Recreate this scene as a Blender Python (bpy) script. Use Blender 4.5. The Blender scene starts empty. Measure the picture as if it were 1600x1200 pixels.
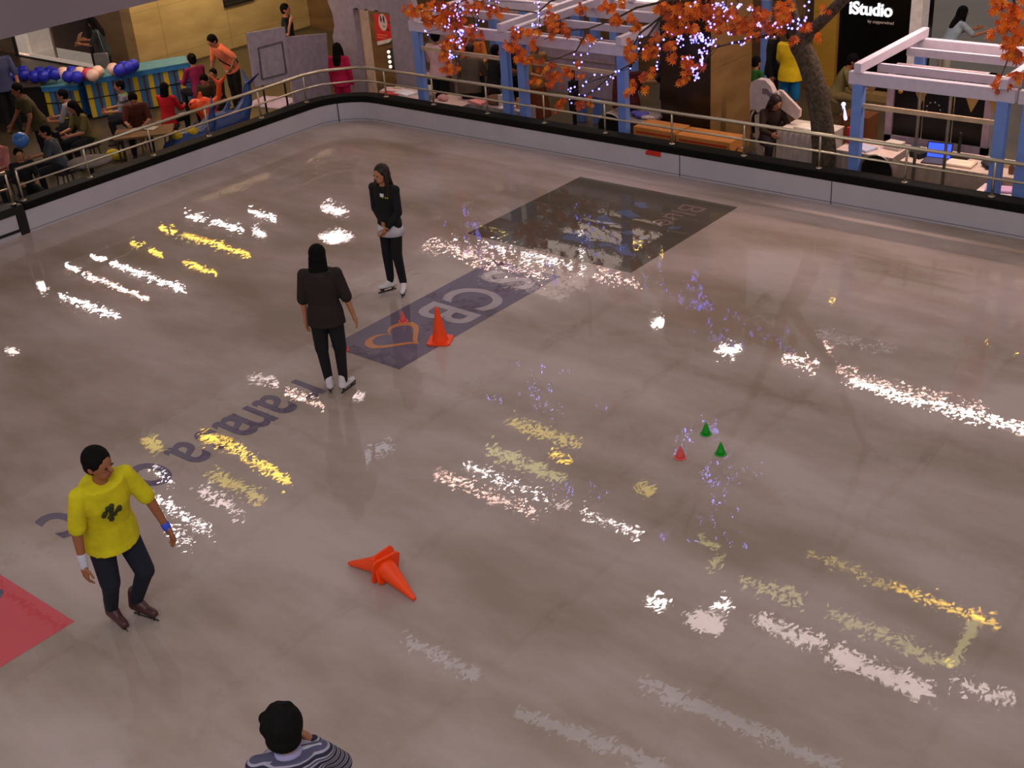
import bpy, bmesh, math, random
import numpy as np
from mathutils import Vector, Matrix
random.seed(7)
C = bpy.context.scene.collection
PI = math.pi

# ------------------------------------------------------------------ camera
H = 6.2
FL, YAW, PIT, ROL = 1.954, -.7176, .492, -.0775
cy, sy, cp, sp, cr, sr = math.cos(YAW), math.sin(YAW), math.cos(PIT), math.sin(PIT), math.cos(ROL), math.sin(ROL)
FW = Vector((cp*sy, cp*cy, -sp)); R0 = Vector((cy, -sy, 0)); U0 = R0.cross(FW)
RT = R0*cr + U0*sr; UP = U0*cr - R0*sr
cam = bpy.data.objects.new('camera', bpy.data.cameras.new('camera')); C.objects.link(cam)
cam.data.lens = FL/1.6*36; cam.data.sensor_width = 36; cam.data.clip_end = 200
cam.matrix_world = Matrix(((RT.x, UP.x, -FW.x, 0), (RT.y, UP.y, -FW.y, 0), (RT.z, UP.z, -FW.z, H), (0, 0, 0, 1)))
bpy.context.scene.camera = cam
vs = bpy.context.scene.view_settings
vs.view_transform = 'Standard'; vs.look = 'None'; vs.gamma = 1; vs.exposure = 0.0; vs.use_curve_mapping = False

def ray(px, py): return FW + RT*((px-800)/1000/FL) - UP*((py-600)/1000/FL)
def at(px, py, z=0.0):
    d = ray(px, py); return Vector((0, 0, H)) + d*((z-H)/d.z)
def aty(px, py, Y):
    d = ray(px, py); return Vector((0, 0, H)) + d*(Y/d.y)
def atx(px, py, X):
    d = ray(px, py); return Vector((0, 0, H)) + d*(X/d.x)

# ------------------------------------------------------------------ world and big lights
w = bpy.data.worlds.new('world'); bpy.context.scene.world = w; w.use_nodes = True
w.node_tree.nodes['Background'].inputs[0].default_value = (1.0, .88, .86, 1)
w.node_tree.nodes['Background'].inputs[1].default_value = .385
def area(name, loc, size, power, col, rot=(0, 0, 0), sy_=None):
    l = bpy.data.lights.new(name, 'AREA'); l.energy = power; l.color = col; l.size = size
    if sy_: l.shape = 'RECTANGLE'; l.size_y = sy_
    l.specular_factor = 0.0
    o = bpy.data.objects.new(name, l); C.objects.link(o); o.location = loc; o.rotation_euler = rot
    return o
area('near_side_fill', (-.5, -1.5, 9.0), 5, 430, (.86, .92, 1), (math.radians(28), math.radians(28), 0))  # added fill that brightens the near ice; no visible lamp stands here
area('concourse_wall_light', (-22.6, 18.0, 2.9), .25, 92, (1, .85, .52), (0, math.radians(52), 0), 4)
area('shop_window_light', (-26.5, 14.9, 2.9), 1.0, 14, (1, .75, .5), (math.radians(-10), 0, 0))
area('stall_light', (-13.8, 18.2, 3.2), 2.0, 34, (1, .75, .62), (0, 0, 0), 4)
area('shop_stall_light', (-5.9, 16.9, 3.72), 3.2, 130, (1, .74, .62), (0, 0, 0), .12)

# ------------------------------------------------------------------ materials
def new_mat(name):
    m = bpy.data.materials.new(name); m.use_nodes = True
    nt = m.node_tree; b = nt.nodes['Principled BSDF']; return m, nt, b
def srgb(r, g, b):
    f = lambda c: (c/255/12.92) if c/255 <= .04045 else ((c/255+.055)/1.055)**2.4
    return (f(r), f(g), f(b), 1)
def mat(name, col, rough=.6, metal=0, var=.12, scale=9, emit=0, spec=.4, bump=0):
    m, nt, b = new_mat(name)
    c = srgb(*col)
    tc = nt.nodes.new('ShaderNodeTexCoord'); no = nt.nodes.new('ShaderNodeTexNoise'); no.inputs['Scale'].default_value = scale
    nt.links.new(tc.outputs['Object'], no.inputs['Vector'])
    r = nt.nodes.new('ShaderNodeValToRGB')
    r.color_ramp.elements[0].position = .3; r.color_ramp.elements[1].position = .7
    r.color_ramp.elements[0].color = tuple(x*(1-var) for x in c[:3])+(1,)
    r.color_ramp.elements[1].color = tuple(min(1, x*(1+var)) for x in c[:3])+(1,)
    nt.links.new(no.outputs['Fac'], r.inputs['Fac']); nt.links.new(r.outputs['Color'], b.inputs['Base Color'])
    b.inputs['Roughness'].default_value = rough; b.inputs['Metallic'].default_value = metal
    b.inputs['Specular IOR Level'].default_value = spec
    if bump:
        bp = nt.nodes.new('ShaderNodeBump'); bp.inputs['Strength'].default_value = bump; bp.inputs['Distance'].default_value = .02
        nt.links.new(no.outputs['Fac'], bp.inputs['Height']); nt.links.new(bp.outputs['Normal'], b.inputs['Normal'])
    if emit:
        b.inputs['Emission Color'].default_value = c; b.inputs['Emission Strength'].default_value = emit
    return m
MC = {}
def M(col, rough=.75, **k):
    key = (tuple(col), rough, tuple(sorted(k.items())))
    if key not in MC: MC[key] = mat('paint_%d' % len(MC), col, rough, **k)
    return MC[key]

def ice_mat(name, col, amount=1.0, dark=(148, 130, 116)):
    """clear wet ice over the given colour; world-space noise so paint and ice share one surface"""
    m, nt, b = new_mat(name); N = nt.nodes.new; L = nt.links.new
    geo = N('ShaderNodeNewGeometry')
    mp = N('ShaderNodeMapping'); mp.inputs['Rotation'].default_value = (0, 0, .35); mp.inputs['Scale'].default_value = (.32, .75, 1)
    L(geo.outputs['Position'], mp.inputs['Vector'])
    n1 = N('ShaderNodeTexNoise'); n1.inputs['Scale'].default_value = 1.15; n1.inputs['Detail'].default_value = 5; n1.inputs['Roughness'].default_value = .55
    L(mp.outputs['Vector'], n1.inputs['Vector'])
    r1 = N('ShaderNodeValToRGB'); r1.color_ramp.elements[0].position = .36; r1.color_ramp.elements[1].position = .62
    r1.color_ramp.elements[0].color = srgb(*dark); r1.color_ramp.elements[1].color = srgb(*col)  # mottled patches paint reflections of dark and lit ceiling into the colour
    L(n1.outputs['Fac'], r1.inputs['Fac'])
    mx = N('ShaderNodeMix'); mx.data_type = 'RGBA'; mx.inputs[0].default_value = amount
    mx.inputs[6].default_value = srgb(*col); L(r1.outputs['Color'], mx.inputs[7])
    # fine skate scratches
    mp2 = N('ShaderNodeMapping'); mp2.inputs['Rotation'].default_value = (0, 0, -.5); mp2.inputs['Scale'].default_value = (9, 1.2, 1)
    L(geo.outputs['Position'], mp2.inputs['Vector'])
    n2 = N('ShaderNodeTexNoise'); n2.inputs['Scale'].default_value = 5; n2.inputs['Detail'].default_value = 4; n2.inputs['Distortion'].default_value = .8
    L(mp2.outputs['Vector'], n2.inputs['Vector'])
    r2 = N('ShaderNodeValToRGB'); r2.color_ramp.elements[0].position = .62; r2.color_ramp.elements[1].position = .78
    r2.color_ramp.elements[0].color = (0, 0, 0, 1); r2.color_ramp.elements[1].color = (.12, .12, .12, 1)
    L(n2.outputs['Fac'], r2.inputs['Fac'])
    ad = N('ShaderNodeMix'); ad.data_type = 'RGBA'; ad.blend_type = 'ADD'; ad.inputs[0].default_value = .25
    L(mx.outputs[2], ad.inputs[6]); L(r2.outputs['Color'], ad.inputs[7]); L(ad.outputs[2], b.inputs['Base Color'])
    # rippled wet surface
    n3 = N('ShaderNodeTexNoise'); n3.inputs['Scale'].default_value = 30; n3.inputs['Detail'].default_value = 3
    n4 = N('ShaderNodeTexNoise'); n4.inputs['Scale'].default_value = 2.6; n4.inputs['Detail'].default_value = 1
    L(geo.outputs['Position'], n3.inputs['Vector']); L(geo.outputs['Position'], n4.inputs['Vector'])
    s = N('ShaderNodeMath'); s.operation = 'MULTIPLY_ADD'; s.inputs[1].default_value = .06
    L(n3.outputs['Fac'], s.inputs[0]); L(n4.outputs['Fac'], s.inputs[2])
    bp = N('ShaderNodeBump'); bp.inputs['Strength'].default_value = 1.0; bp.inputs['Distance'].default_value = .0009
    L(s.outputs[0], bp.inputs['Height'])
    # facets of skate-cut ice: every small cell is a tiny mirror with its own tilt
    mp3 = N('ShaderNodeMapping'); mp3.inputs['Rotation'].default_value = (0, 0, .72); mp3.inputs['Scale'].default_value = (1.0, .55, 1)
    n5 = N('ShaderNodeTexNoise'); n5.inputs['Scale'].default_value = 9; n5.inputs['Detail'].default_value = 1
    L(geo.outputs['Position'], n5.inputs['Vector'])
    vm = N('ShaderNodeVectorMath'); vm.operation = 'MULTIPLY_ADD'; vm.inputs[1].default_value = (.12, .12, 0)
    L(n5.outputs['Color'], vm.inputs[0]); L(geo.outputs['Position'], vm.inputs[2]); L(vm.outputs[0], mp3.inputs['Vector'])
    vo = N('ShaderNodeTexVoronoi'); vo.inputs['Scale'].default_value = 42; L(mp3.outputs['Vector'], vo.inputs['Vector'])
    v1 = N('ShaderNodeVectorMath'); v1.operation = 'SUBTRACT'; v1.inputs[1].default_value = (.5, .5, .5); L(vo.outputs['Color'], v1.inputs[0])
    vl = N('ShaderNodeVectorMath'); vl.operation = 'LENGTH'; L(v1.outputs[0], vl.inputs[0])
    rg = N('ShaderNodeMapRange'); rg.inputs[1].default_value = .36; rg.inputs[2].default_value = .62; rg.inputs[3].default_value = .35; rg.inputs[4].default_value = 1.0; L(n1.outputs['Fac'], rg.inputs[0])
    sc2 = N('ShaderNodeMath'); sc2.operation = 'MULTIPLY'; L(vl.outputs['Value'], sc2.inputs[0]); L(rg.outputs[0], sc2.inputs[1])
    v2 = N('ShaderNodeVectorMath'); v2.operation = 'SCALE'; L(v1.outputs[0], v2.inputs[0]); L(sc2.outputs[0], v2.inputs['Scale'])
    v3 = N('ShaderNodeVectorMath'); v3.operation = 'MULTIPLY'; v3.inputs[1].default_value = (.020, .020, 0); L(v2.outputs[0], v3.inputs[0])
    v4 = N('ShaderNodeVectorMath'); v4.operation = 'ADD'; L(v3.outputs[0], v4.inputs[0]); L(bp.outputs['Normal'], v4.inputs[1])
    v5 = N('ShaderNodeVectorMath'); v5.operation = 'NORMALIZE'; L(v4.outputs[0], v5.inputs[0]); L(v5.outputs[0], b.inputs['Normal'])
    rr = N('ShaderNodeMapRange'); rr.inputs[1].default_value = .35; rr.inputs[2].default_value = .65; rr.inputs[3].default_value = .01; rr.inputs[4].default_value = .03
    L(n4.outputs['Fac'], rr.inputs[0]); L(rr.outputs[0], b.inputs['Roughness'])
    b.inputs['IOR'].default_value = 1.33; b.inputs['Specular IOR Level'].default_value = .5
    return m
def stone_mat(name, c1, c2, tile=1.0, rough=.5):
    m, nt, b = new_mat(name); N = nt.nodes.new; L = nt.links.new
    tc = N('ShaderNodeTexCoord'); no = N('ShaderNodeTexNoise'); no.inputs['Scale'].default_value = 1.3; no.inputs['Detail'].default_value = 6
    mp = N('ShaderNodeMapping'); mp.inputs['Scale'].default_value = (1, 1, 3)
    L(tc.outputs['Object'], mp.inputs['Vector']); L(mp.outputs['Vector'], no.inputs['Vector'])
    r = N('ShaderNodeValToRGB'); r.color_ramp.elements[0].position = .3; r.color_ramp.elements[1].position = .7
    r.color_ramp.elements[0].color = srgb(*c1); r.color_ramp.elements[1].color = srgb(*c2)
    L(no.outputs['Fac'], r.inputs['Fac'])
    # stone slab joints from world position
    sx = N('ShaderNodeSeparateXYZ'); L(tc.outputs['Object'], sx.inputs[0])
    ad = N('ShaderNodeMath'); ad.operation = 'ADD'; L(sx.outputs[0], ad.inputs[0]); L(sx.outputs[1], ad.inputs[1])
    outs = []
    for src, t in ((ad.outputs[0], tile*1.3), (sx.outputs[2], tile*.75)):
        a = N('ShaderNodeMath'); a.operation = 'DIVIDE'; a.inputs[1].default_value = t; L(src, a.inputs[0])
        f = N('ShaderNodeMath'); f.operation = 'FRACT'; L(a.outputs[0], f.inputs[0])
        g = N('ShaderNodeMath'); g.operation = 'LESS_THAN'; g.inputs[1].default_value = .012; L(f.outputs[0], g.inputs[0]); outs.append(g)
    mxm = N('ShaderNodeMath'); mxm.operation = 'MAXIMUM'; L(outs[0].outputs[0], mxm.inputs[0]); L(outs[1].outputs[0], mxm.inputs[1])
    sc = N('ShaderNodeMath'); sc.operation = 'MULTIPLY'; sc.inputs[1].default_value = .45; L(mxm.outputs[0], sc.inputs[0])
    mx = N('ShaderNodeMix'); mx.data_type = 'RGBA'; mx.inputs[7].default_value = tuple(x*.4 for x in srgb(*c1)[:3])+(1,)
    L(sc.outputs[0], mx.inputs[0]); L(r.outputs['Color'], mx.inputs[6]); L(mx.outputs[2], b.inputs['Base Color'])
    b.inputs['Roughness'].default_value = rough
    return m
def stripe_mat(name, axis_len, cols):
    """vertical stripes running along the object's local X"""
    m, nt, b = new_mat(name); N = nt.nodes.new; L = nt.links.new
    tc = N('ShaderNodeTexCoord'); sx = N('ShaderNodeSeparateXYZ'); L(tc.outputs['Object'], sx.inputs[0])
    a = N('ShaderNodeMath'); a.operation = 'DIVIDE'; a.inputs[1].default_value = axis_len; L(sx.outputs[0], a.inputs[0])
    f = N('ShaderNodeMath'); f.operation = 'FRACT'; L(a.outputs[0], f.inputs[0])
    r = N('ShaderNodeValToRGB'); r.color_ramp.interpolation = 'CONSTANT'
    while len(r.color_ramp.elements) < len(cols): r.color_ramp.elements.new(.5)
    for e, (p, c) in zip(r.color_ramp.elements, cols): e.position = p; e.color = srgb(*c)
    L(f.outputs[0], r.inputs['Fac']); L(r.outputs['Color'], b.inputs['Base Color']); b.inputs['Roughness'].default_value = .6
    return m
def cloth_stripes(name, cols, period, axis=2, wob=.02):
    m, nt, b = new_mat(name); N = nt.nodes.new; L = nt.links.new
    tc = N('ShaderNodeTexCoord'); sx = N('ShaderNodeSeparateXYZ'); L(tc.outputs['Object'], sx.inputs[0])
    no = N('ShaderNodeTexNoise'); no.inputs['Scale'].default_value = 6; L(tc.outputs['Object'], no.inputs['Vector'])
    mm = N('ShaderNodeMath'); mm.operation = 'MULTIPLY_ADD'; mm.inputs[1].default_value = wob; L(no.outputs['Fac'], mm.inputs[0]); L(sx.outputs[axis], mm.inputs[2])
    a = N('ShaderNodeMath'); a.operation = 'DIVIDE'; a.inputs[1].default_value = period; L(mm.outputs[0], a.inputs[0])
    f = N('ShaderNodeMath'); f.operation = 'FRACT'; L(a.outputs[0], f.inputs[0])
    r = N('ShaderNodeValToRGB'); r.color_ramp.interpolation = 'CONSTANT'
    while len(r.color_ramp.elements) < len(cols): r.color_ramp.elements.new(.5)
    for e, (p, c) in zip(r.color_ramp.elements, cols): e.position = p; e.color = srgb(*c)
    L(f.outputs[0], r.inputs['Fac']); L(r.outputs['Color'], b.inputs['Base Color']); b.inputs['Roughness'].default_value = .85
    return m
def emis(name, col, s):
    m, nt, b = new_mat(name)
    b.inputs['Base Color'].default_value = srgb(*col); b.inputs['Emission Color'].default_value = srgb(*col); b.inputs['Emission Strength'].default_value = s
    return m

STEEL = mat('brushed_steel', (190, 175, 150), .28, .9, .05)
WHITE = mat('white_paint', (205, 190, 196), .5)
BOARD = mat('white_rink_board', (186, 178, 184), .45, var=.05, scale=2)
BLACK = mat('black_rubber', (20, 18, 14), .5)
BLUEP = mat('pale_blue_paint', (112, 140, 205), .5, var=.05)
PERG = mat('lilac_white_paint', (205, 190, 205), .5, var=.05)
SKIN = mat('skin', (176, 118, 84), .6, var=.06, scale=14)
SKIN2 = mat('skin_tan', (150, 92, 60), .6, var=.06, scale=14)
HAIR = mat('black_hair', (14, 11, 10), .8, var=.3, scale=40, spec=.12)
DHAIR = mat('dark_brown_hair', (40, 24, 18), .5, var=.3, scale=40, spec=.3)

# ------------------------------------------------------------------ mesh helpers
class MB:
    def __init__(s): s.v = []; s.f = []; s.m = []; s.cur = 0
    def add(s, vs_, fs):
        o = len(s.v); s.v += [tuple(v) for v in vs_]; s.f += [tuple(i+o for i in f) for f in fs]; s.m += [s.cur]*len(fs)
    def box(s, lo, hi, mtx=None):
        (a, b, c), (d, e, f) = lo, hi
        v = [Vector(p) for p in ((a, b, c), (d, b, c), (d, e, c), (a, e, c), (a, b, f), (d, b, f), (d, e, f), (a, e, f))]
        if mtx is not None: v = [mtx @ p for p in v]
        s.add(v, [(0, 3, 2, 1), (4, 5, 6, 7), (0, 1, 5, 4), (1, 2, 6, 5), (2, 3, 7, 6), (3, 0, 4, 7)]); return s
    def bar(s, p, q, wd, ht, up=(0, 0, 1)):
        p, q = Vector(p), Vector(q); d = (q-p).normalized(); u = Vector(up)
        if abs(d.dot(u)) > .95: u = Vector((0, 1, 0))
        x = d.cross(u).normalized(); z = x.cross(d)
        v = []
        for e in (p, q):
            for a, b in ((-1, -1), (1, -1), (1, 1), (-1, 1)): v.append(e + x*(a*wd/2) + z*(b*ht/2))
        s.add(v, [(3, 2, 1, 0), (4, 5, 6, 7), (0, 1, 5, 4), (1, 2, 6, 5), (2, 3, 7, 6), (3, 0, 4, 7)]); return s
    def cap(s, p, q, r1, r2, n=10, k=3, flat=1.0, side=None):
        """closed tapered capsule; flat squashes across `side`"""
        p, q = Vector(p), Vector(q); d = q-p; Ln = d.length
        d = d/Ln if Ln > 1e-6 else Vector((0, 0, 1))
        sd = Vector(side) if side is not None else (Vector((1, 0, 0)) if abs(d.x) < .8 else Vector((0, 1, 0)))
        x = (sd - d*sd.dot(d)).normalized(); y = d.cross(x)
        rings = []
        for i in range(k+1):
            a = -PI/2 + i*(PI/2)/k; rings.append((p + d*(math.sin(a)*r1), math.cos(a)*r1))
        for i in range(k+1):
            a = i*(PI/2)/k; rings.append((q + d*(math.sin(a)*r2), math.cos(a)*r2))
        return s.rings([(c, x*max(r, 1e-4), y*max(r, 1e-4)*flat) for c, r in rings], n)
    def rings(s, rs, n=14, closed=True):
        v = []; f = []
        for c, x, y in rs:
            for j in range(n):
                a = 2*PI*j/n; v.append(Vector(c) + x*math.cos(a) + y*math.sin(a))
        for i in range(len(rs)-1):
            for j in range(n):
                f.append((i*n+j, i*n+(j+1) % n, (i+1)*n+(j+1) % n, (i+1)*n+j))
        if closed: f.append(tuple(range(n-1, -1, -1))); f.append(tuple(range((len(rs)-1)*n, len(rs)*n)))
        s.add(v, f); return s
    def tube(s, pts, r, n=8):
        pts = [Vector(p) for p in pts]; rs = []
        rr = r if isinstance(r, (list, tuple)) else [r]*len(pts)
        prev = None
        for i, p in enumerate(pts):
            d = (pts[min(i+1, len(pts)-1)] - pts[max(i-1, 0)]).normalized()
            if prev is None: prev = Vector((0, 0, 1)) if abs(d.z) < .9 else Vector((1, 0, 0))
            x = (prev - d*prev.dot(d)).normalized(); y = d.cross(x); prev = x
            rs.append((p, x*rr[i], y*rr[i]))
        return s.rings(rs, n)
    def ball(s, c, rx, ry=None, rz=None, n=12, k=8, mtx=None):
        ry = ry or rx; rz = rz or rx; c = Vector(c); v = []; f = []
        for i in range(1, k):
            a = PI*i/k
            for j in range(n):
                b = 2*PI*j/n; p = Vector((rx*math.sin(a)*math.cos(b), ry*math.sin(a)*math.sin(b), rz*math.cos(a)))
                if mtx is not None: p = mtx @ p
                v.append(c+p)
        t = Vector((0, 0, rz)); u = Vector((0, 0, -rz))
        if mtx is not None: t = mtx @ t; u = mtx @ u
        v += [c+t, c+u]; T = len(v)-2
        for i in range(k-2):
            for j in range(n): f.append((i*n+j, (i+1)*n+j, (i+1)*n+(j+1) % n, i*n+(j+1) % n))
        for j in range(n):
            f.append((T, j, (j+1) % n)); f.append((T+1, (k-2)*n+(j+1) % n, (k-2)*n+j))
        s.add(v, f); return s
    def prism(s, poly, fn, d0, d1):
        """poly: 2-D outline; fn(x,y,d) -> point"""
        n = len(poly); v = [fn(x, y, d0) for x, y in poly]+[fn(x, y, d1) for x, y in poly]
        f = [tuple(range(n)), tuple(range(2*n-1, n-1, -1))]+[(i, i+n, (i+1) % n+n, (i+1) % n) for i in range(n)]
        s.add(v, f); return s
    def lathe(s, prof, c=(0, 0, 0), n=20):
        c = Vector(c)
        return s.rings([(c+Vector((0, 0, z)), Vector((max(r, 1e-4), 0, 0)), Vector((0, max(r, 1e-4), 0))) for r, z in prof], n)
    def build(s, name, mats, parent=None, smooth=False, loc=None):
        me = bpy.data.meshes.new(name); me.from_pydata(s.v, [], s.f)
        for m in (mats if isinstance(mats, (list, tuple)) else [mats]): me.materials.append(m)
        if any(s.m): me.polygons.foreach_set('material_index', s.m)
        bm = bmesh.new(); bm.from_mesh(me); bmesh.ops.recalc_face_normals(bm, faces=bm.faces)
        bm.to_mesh(me); bm.free()
        if smooth: me.polygons.foreach_set('use_smooth', [True]*len(me.polygons))
        o = bpy.data.objects.new(name, me); C.objects.link(o)
        if loc is not None: o.location = loc
        if parent: o.parent = parent
        return o
def bake(o, voxel, smooth=2, factor=.5):
    r = o.modifiers.new('r', 'REMESH'); r.mode = 'VOXEL'; r.voxel_size = voxel; r.use_smooth_shade = True
    s = o.modifiers.new('s', 'SMOOTH'); s.iterations = smooth; s.factor = factor
    dg = bpy.context.evaluated_depsgraph_get(); dg.update()
    me = bpy.data.meshes.new_from_object(o.evaluated_get(dg))
    o.modifiers.clear(); old = o.data; mats = list(old.materials); o.data = me
    if not me.materials:
        for m in mats: me.materials.append(m)
    me.polygons.foreach_set('use_smooth', [True]*len(me.polygons))
    bpy.data.meshes.remove(old)
    return o
def bevel(o, wd=.01, seg=2):
    b = o.modifiers.new('bevel', 'BEVEL'); b.width = wd; b.segments = seg; b.limit_method = 'ANGLE'; return o
def tag(o, label=None, cat=None, group=None, kind=None):
    if label: o['label'] = label
    if cat: o['category'] = cat
    if group: o['group'] = group
    if kind: o['kind'] = kind
    return o
def empty(name, loc, rz=0):
    o = bpy.data.objects.new(name, None); C.objects.link(o); o.location = loc; o.rotation_euler = (0, 0, rz); o.empty_display_size = .1; return o
def struct(o): o['kind'] = 'structure'; return o
def copy_tree(o, parent=None):
    c = o.copy(); C.objects.link(c); c.parent = parent
    for ch in list(o.children): copy_tree(ch, c)
    return c
def text_mesh(txt, size, extrude=0.0, space=1.0, bold=0.0):
    cu = bpy.data.curves.new('t', 'FONT'); cu.body = txt; cu.size = size; cu.extrude = extrude; cu.space_character = space; cu.offset = bold
    cu.align_x = 'CENTER'; cu.align_y = 'CENTER'
    o = bpy.data.objects.new('t', cu); C.objects.link(o)
    dg = bpy.context.evaluated_depsgraph_get(); dg.update()
    me = bpy.data.meshes.new_from_object(o.evaluated_get(dg)); bpy.data.objects.remove(o)
    me.materials.clear(); return me
def text_obj(name, txt, size, material, mtx, parent=None, extrude=0.0, sx=1.0, sy=1.0, bold=0.0, space=1.0):
    me = text_mesh(txt, size, extrude, space, bold); me.transform(Matrix.Diagonal((sx, sy, 1, 1))); me.transform(mtx); me.materials.append(material)
    o = bpy.data.objects.new(name, me); C.objects.link(o)
    if parent: o.parent = parent
    return o

FZ = -.3      # level of the paved concourse round the rink (the ice slab stands .3 above it)
XL, YR = -16.6, 15.05   # inner faces of the left and the far board
# ================================================================== SETTING
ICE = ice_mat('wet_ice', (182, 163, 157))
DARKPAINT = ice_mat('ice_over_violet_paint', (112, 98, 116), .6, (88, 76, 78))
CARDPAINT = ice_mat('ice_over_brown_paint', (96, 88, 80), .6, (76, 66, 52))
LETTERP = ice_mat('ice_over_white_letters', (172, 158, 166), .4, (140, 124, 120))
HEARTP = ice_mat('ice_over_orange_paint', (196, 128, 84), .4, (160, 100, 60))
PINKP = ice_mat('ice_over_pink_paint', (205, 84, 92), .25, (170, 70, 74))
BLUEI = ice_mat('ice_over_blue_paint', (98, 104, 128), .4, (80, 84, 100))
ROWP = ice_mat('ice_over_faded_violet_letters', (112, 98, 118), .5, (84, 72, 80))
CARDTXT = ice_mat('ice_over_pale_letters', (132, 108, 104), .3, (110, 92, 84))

m = MB(); m.box((-34, -4, -.5), (8, 34, FZ))
floor_c = struct(m.build('floor_concourse', stone_mat('concourse_stone', (66, 57, 42), (88, 75, 56), 1.0, .35)))
m = MB(); m.prism([(-16.65, -2), (3, -2), (3, 15.1), (-15.8, 15.1), (-16.4, 14.85), (-16.65, 14.25)], lambda x, y, d: Vector((x, y, d)), FZ+.001, 0)
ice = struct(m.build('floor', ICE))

def decal(name, poly, material, z):
    me = bpy.data.meshes.new(name); me.from_pydata([(x, y, z) for x, y in poly], [], [tuple(range(len(poly)))])
    bm = bmesh.new(); bm.from_mesh(me)
    bm.normal_update()
    for f in bm.faces:
        if f.normal.z < 0: f.normal_flip()
    bm.to_mesh(me); bm.free(); me.materials.append(material)
    o = bpy.data.objects.new(name, me); C.objects.link(o); o.parent = ice; return o
def rect(x0, y0, x1, y1): return [(x0, y0), (x1, y0), (x1, y1), (x0, y1)]
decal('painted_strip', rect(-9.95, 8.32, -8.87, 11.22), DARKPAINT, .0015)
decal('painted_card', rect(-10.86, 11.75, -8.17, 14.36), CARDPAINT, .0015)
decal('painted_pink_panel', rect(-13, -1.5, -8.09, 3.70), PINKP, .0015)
def ice_text(name, txt, px, py, size, material, z, sx=1.0, sy=1.0, X=None, bold=0.0):
    p = at(px, py); x = p.x if X is None else X
    mt = Matrix(((0, 1, 0, x), (-1, 0, 0, p.y), (0, 0, 1, z), (0, 0, 0, 1)))
    return text_obj(name, txt, size, material, mt, ice, 0, sx, sy, bold)
for ch, px, py in (('S', 787, 436), ('C', 733, 463), ('B', 690, 487)):
    ice_text('painted_letter', ch, px, py, .86, LETTERP, .003, .90, 1.25, -9.41, .012)
# heart outline
c = at(604, 521); hp = []; 
for i in range(48):
    t = 2*PI*i/48; hx = 16*math.sin(t)**3/17; hy = (13*math.cos(t)-5*math.cos(2*t)-2*math.cos(3*t)-math.cos(4*t))/17
    hp.append((hx, hy))
vv = []; ff = []
for k, s_ in enumerate((1, .76)):
    for hx, hy in hp: vv.append((-9.46-hy*.36*s_, c.y-hx*.40*s_, .003))
for i in range(48): ff.append((i, (i+1) % 48, 48+(i+1) % 48, 48+i))
me = bpy.data.meshes.new('painted_heart'); me.from_pydata(vv, [], ff)
me.materials.append(HEARTP); bm = bmesh.new(); bm.from_mesh(me); bm.normal_update()
for f in bm.faces:
    if f.normal.z < 0: f.normal_flip()
bm.to_mesh(me); bm.free()
o = bpy.data.objects.new('painted_heart', me); C.objects.link(o); o.parent = ice
for ch, px, py in (('r', 472, 606), ('a', 428, 632), ('n', 390, 650), ('a', 362, 664), ('s', 325, 682), ('a', 283, 703), ('o', 227, 738), ('c', 90, 815)):
    zt_ = .0022+.0003*(px % 5); ice_text('painted_letter', ch, px, py, .95, ROWP, zt_, .70, 1.1, -9.36, .012)
ice_text('painted_word', 'Blue', 1048, 334, .5, CARDTXT, .003, 1.0, 1.1, -8.72)
for pl in ([(480, 225), (560, 180), (655, 270), (520, 270)], [(640, 165), (760, 150), (870, 210), (760, 215)], [(790, 85), (900, 90), (920, 140), (850, 135)],
           [(200, 390), (280, 320), (430, 320), (480, 470), (380, 430)], [(500, 430), (600, 425), (640, 460), (520, 455)], [(620, 460), (740, 430), (800, 540), (700, 520)],
           [(700, 340), (780, 320), (830, 355), (740, 360)], [(1080, 290), (1200, 290), (1180, 310), (1100, 315)], [(830, 380), (920, 375), (940, 395), (850, 400)]):
    decal('painted_facet', [tuple(at(840+x/5.333, 300+y/5.333))[:2] for x, y in pl], BLUEI, .003)
decal('painted_mark', [tuple(at(x, y))[:2] for x, y in ((-12, 915), (6, 924), (2, 934), (-14, 936))], BLUEI, .003)

# --- boards round the ice
def arc_path(off, x_end=3.0, y_start=8.62):
    """outline of the barrier at distance `off` outside its inner face"""
    pts = [(XL-off, y_start)]
    cx, cyy, rad = XL+.8, YR-.8, .8+off
    for i in range(9):
        a = PI - i*(PI/2)/8; pts.append((cx+rad*math.cos(a), cyy+rad*math.sin(a)))
    pts.append((x_end, YR+off)); return pts
def sweep(mb, o0, o1, z0, z1, **k):
    A, B = arc_path(o0, **k), arc_path(o1, **k); n = len(A); v = []; f = []
    for (a, b), (c_, d) in zip(A, B): v += [(a, b, z0), (a, b, z1), (c_, d, z1), (c_, d, z0)]
    for i in range(n-1):
        for j in range(4): f.append((4*i+j, 4*i+(j+1) % 4, 4*i+4+(j+1) % 4, 4*i+4+j))
    f += [(0, 3, 2, 1), (4*n-4, 4*n-3, 4*n-2, 4*n-1)]
    mb.add(v, f)
barrier = tag(empty('rink_barrier', (-15.8, 15.1, FZ)), 'low white ice rink barrier with black rubber cap along left and far sides', 'barrier')
inv = Matrix.Translation((15.8, -15.1, -FZ))
def kid(o, par):
    o.parent = par; o.matrix_parent_inverse = Matrix.Translation(par.location).inverted() if par.rotation_euler.z == 0 else par.matrix_basis.inverted(); return o
m = MB(); sweep(m, 0, .07, FZ, .33); kid(m.build('board', BOARD), barrier)
m = MB(); sweep(m, -.012, .24, .33, .445); kid(bevel(m.build('cap', mat('black_rubber_cap', (13, 12, 7), .7, var=.3, spec=.15))), barrier)
m = MB(); sweep(m, -.004, .0, .03, .036); kid(m.build('groove', M((98, 86, 92))), barrier)
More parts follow.
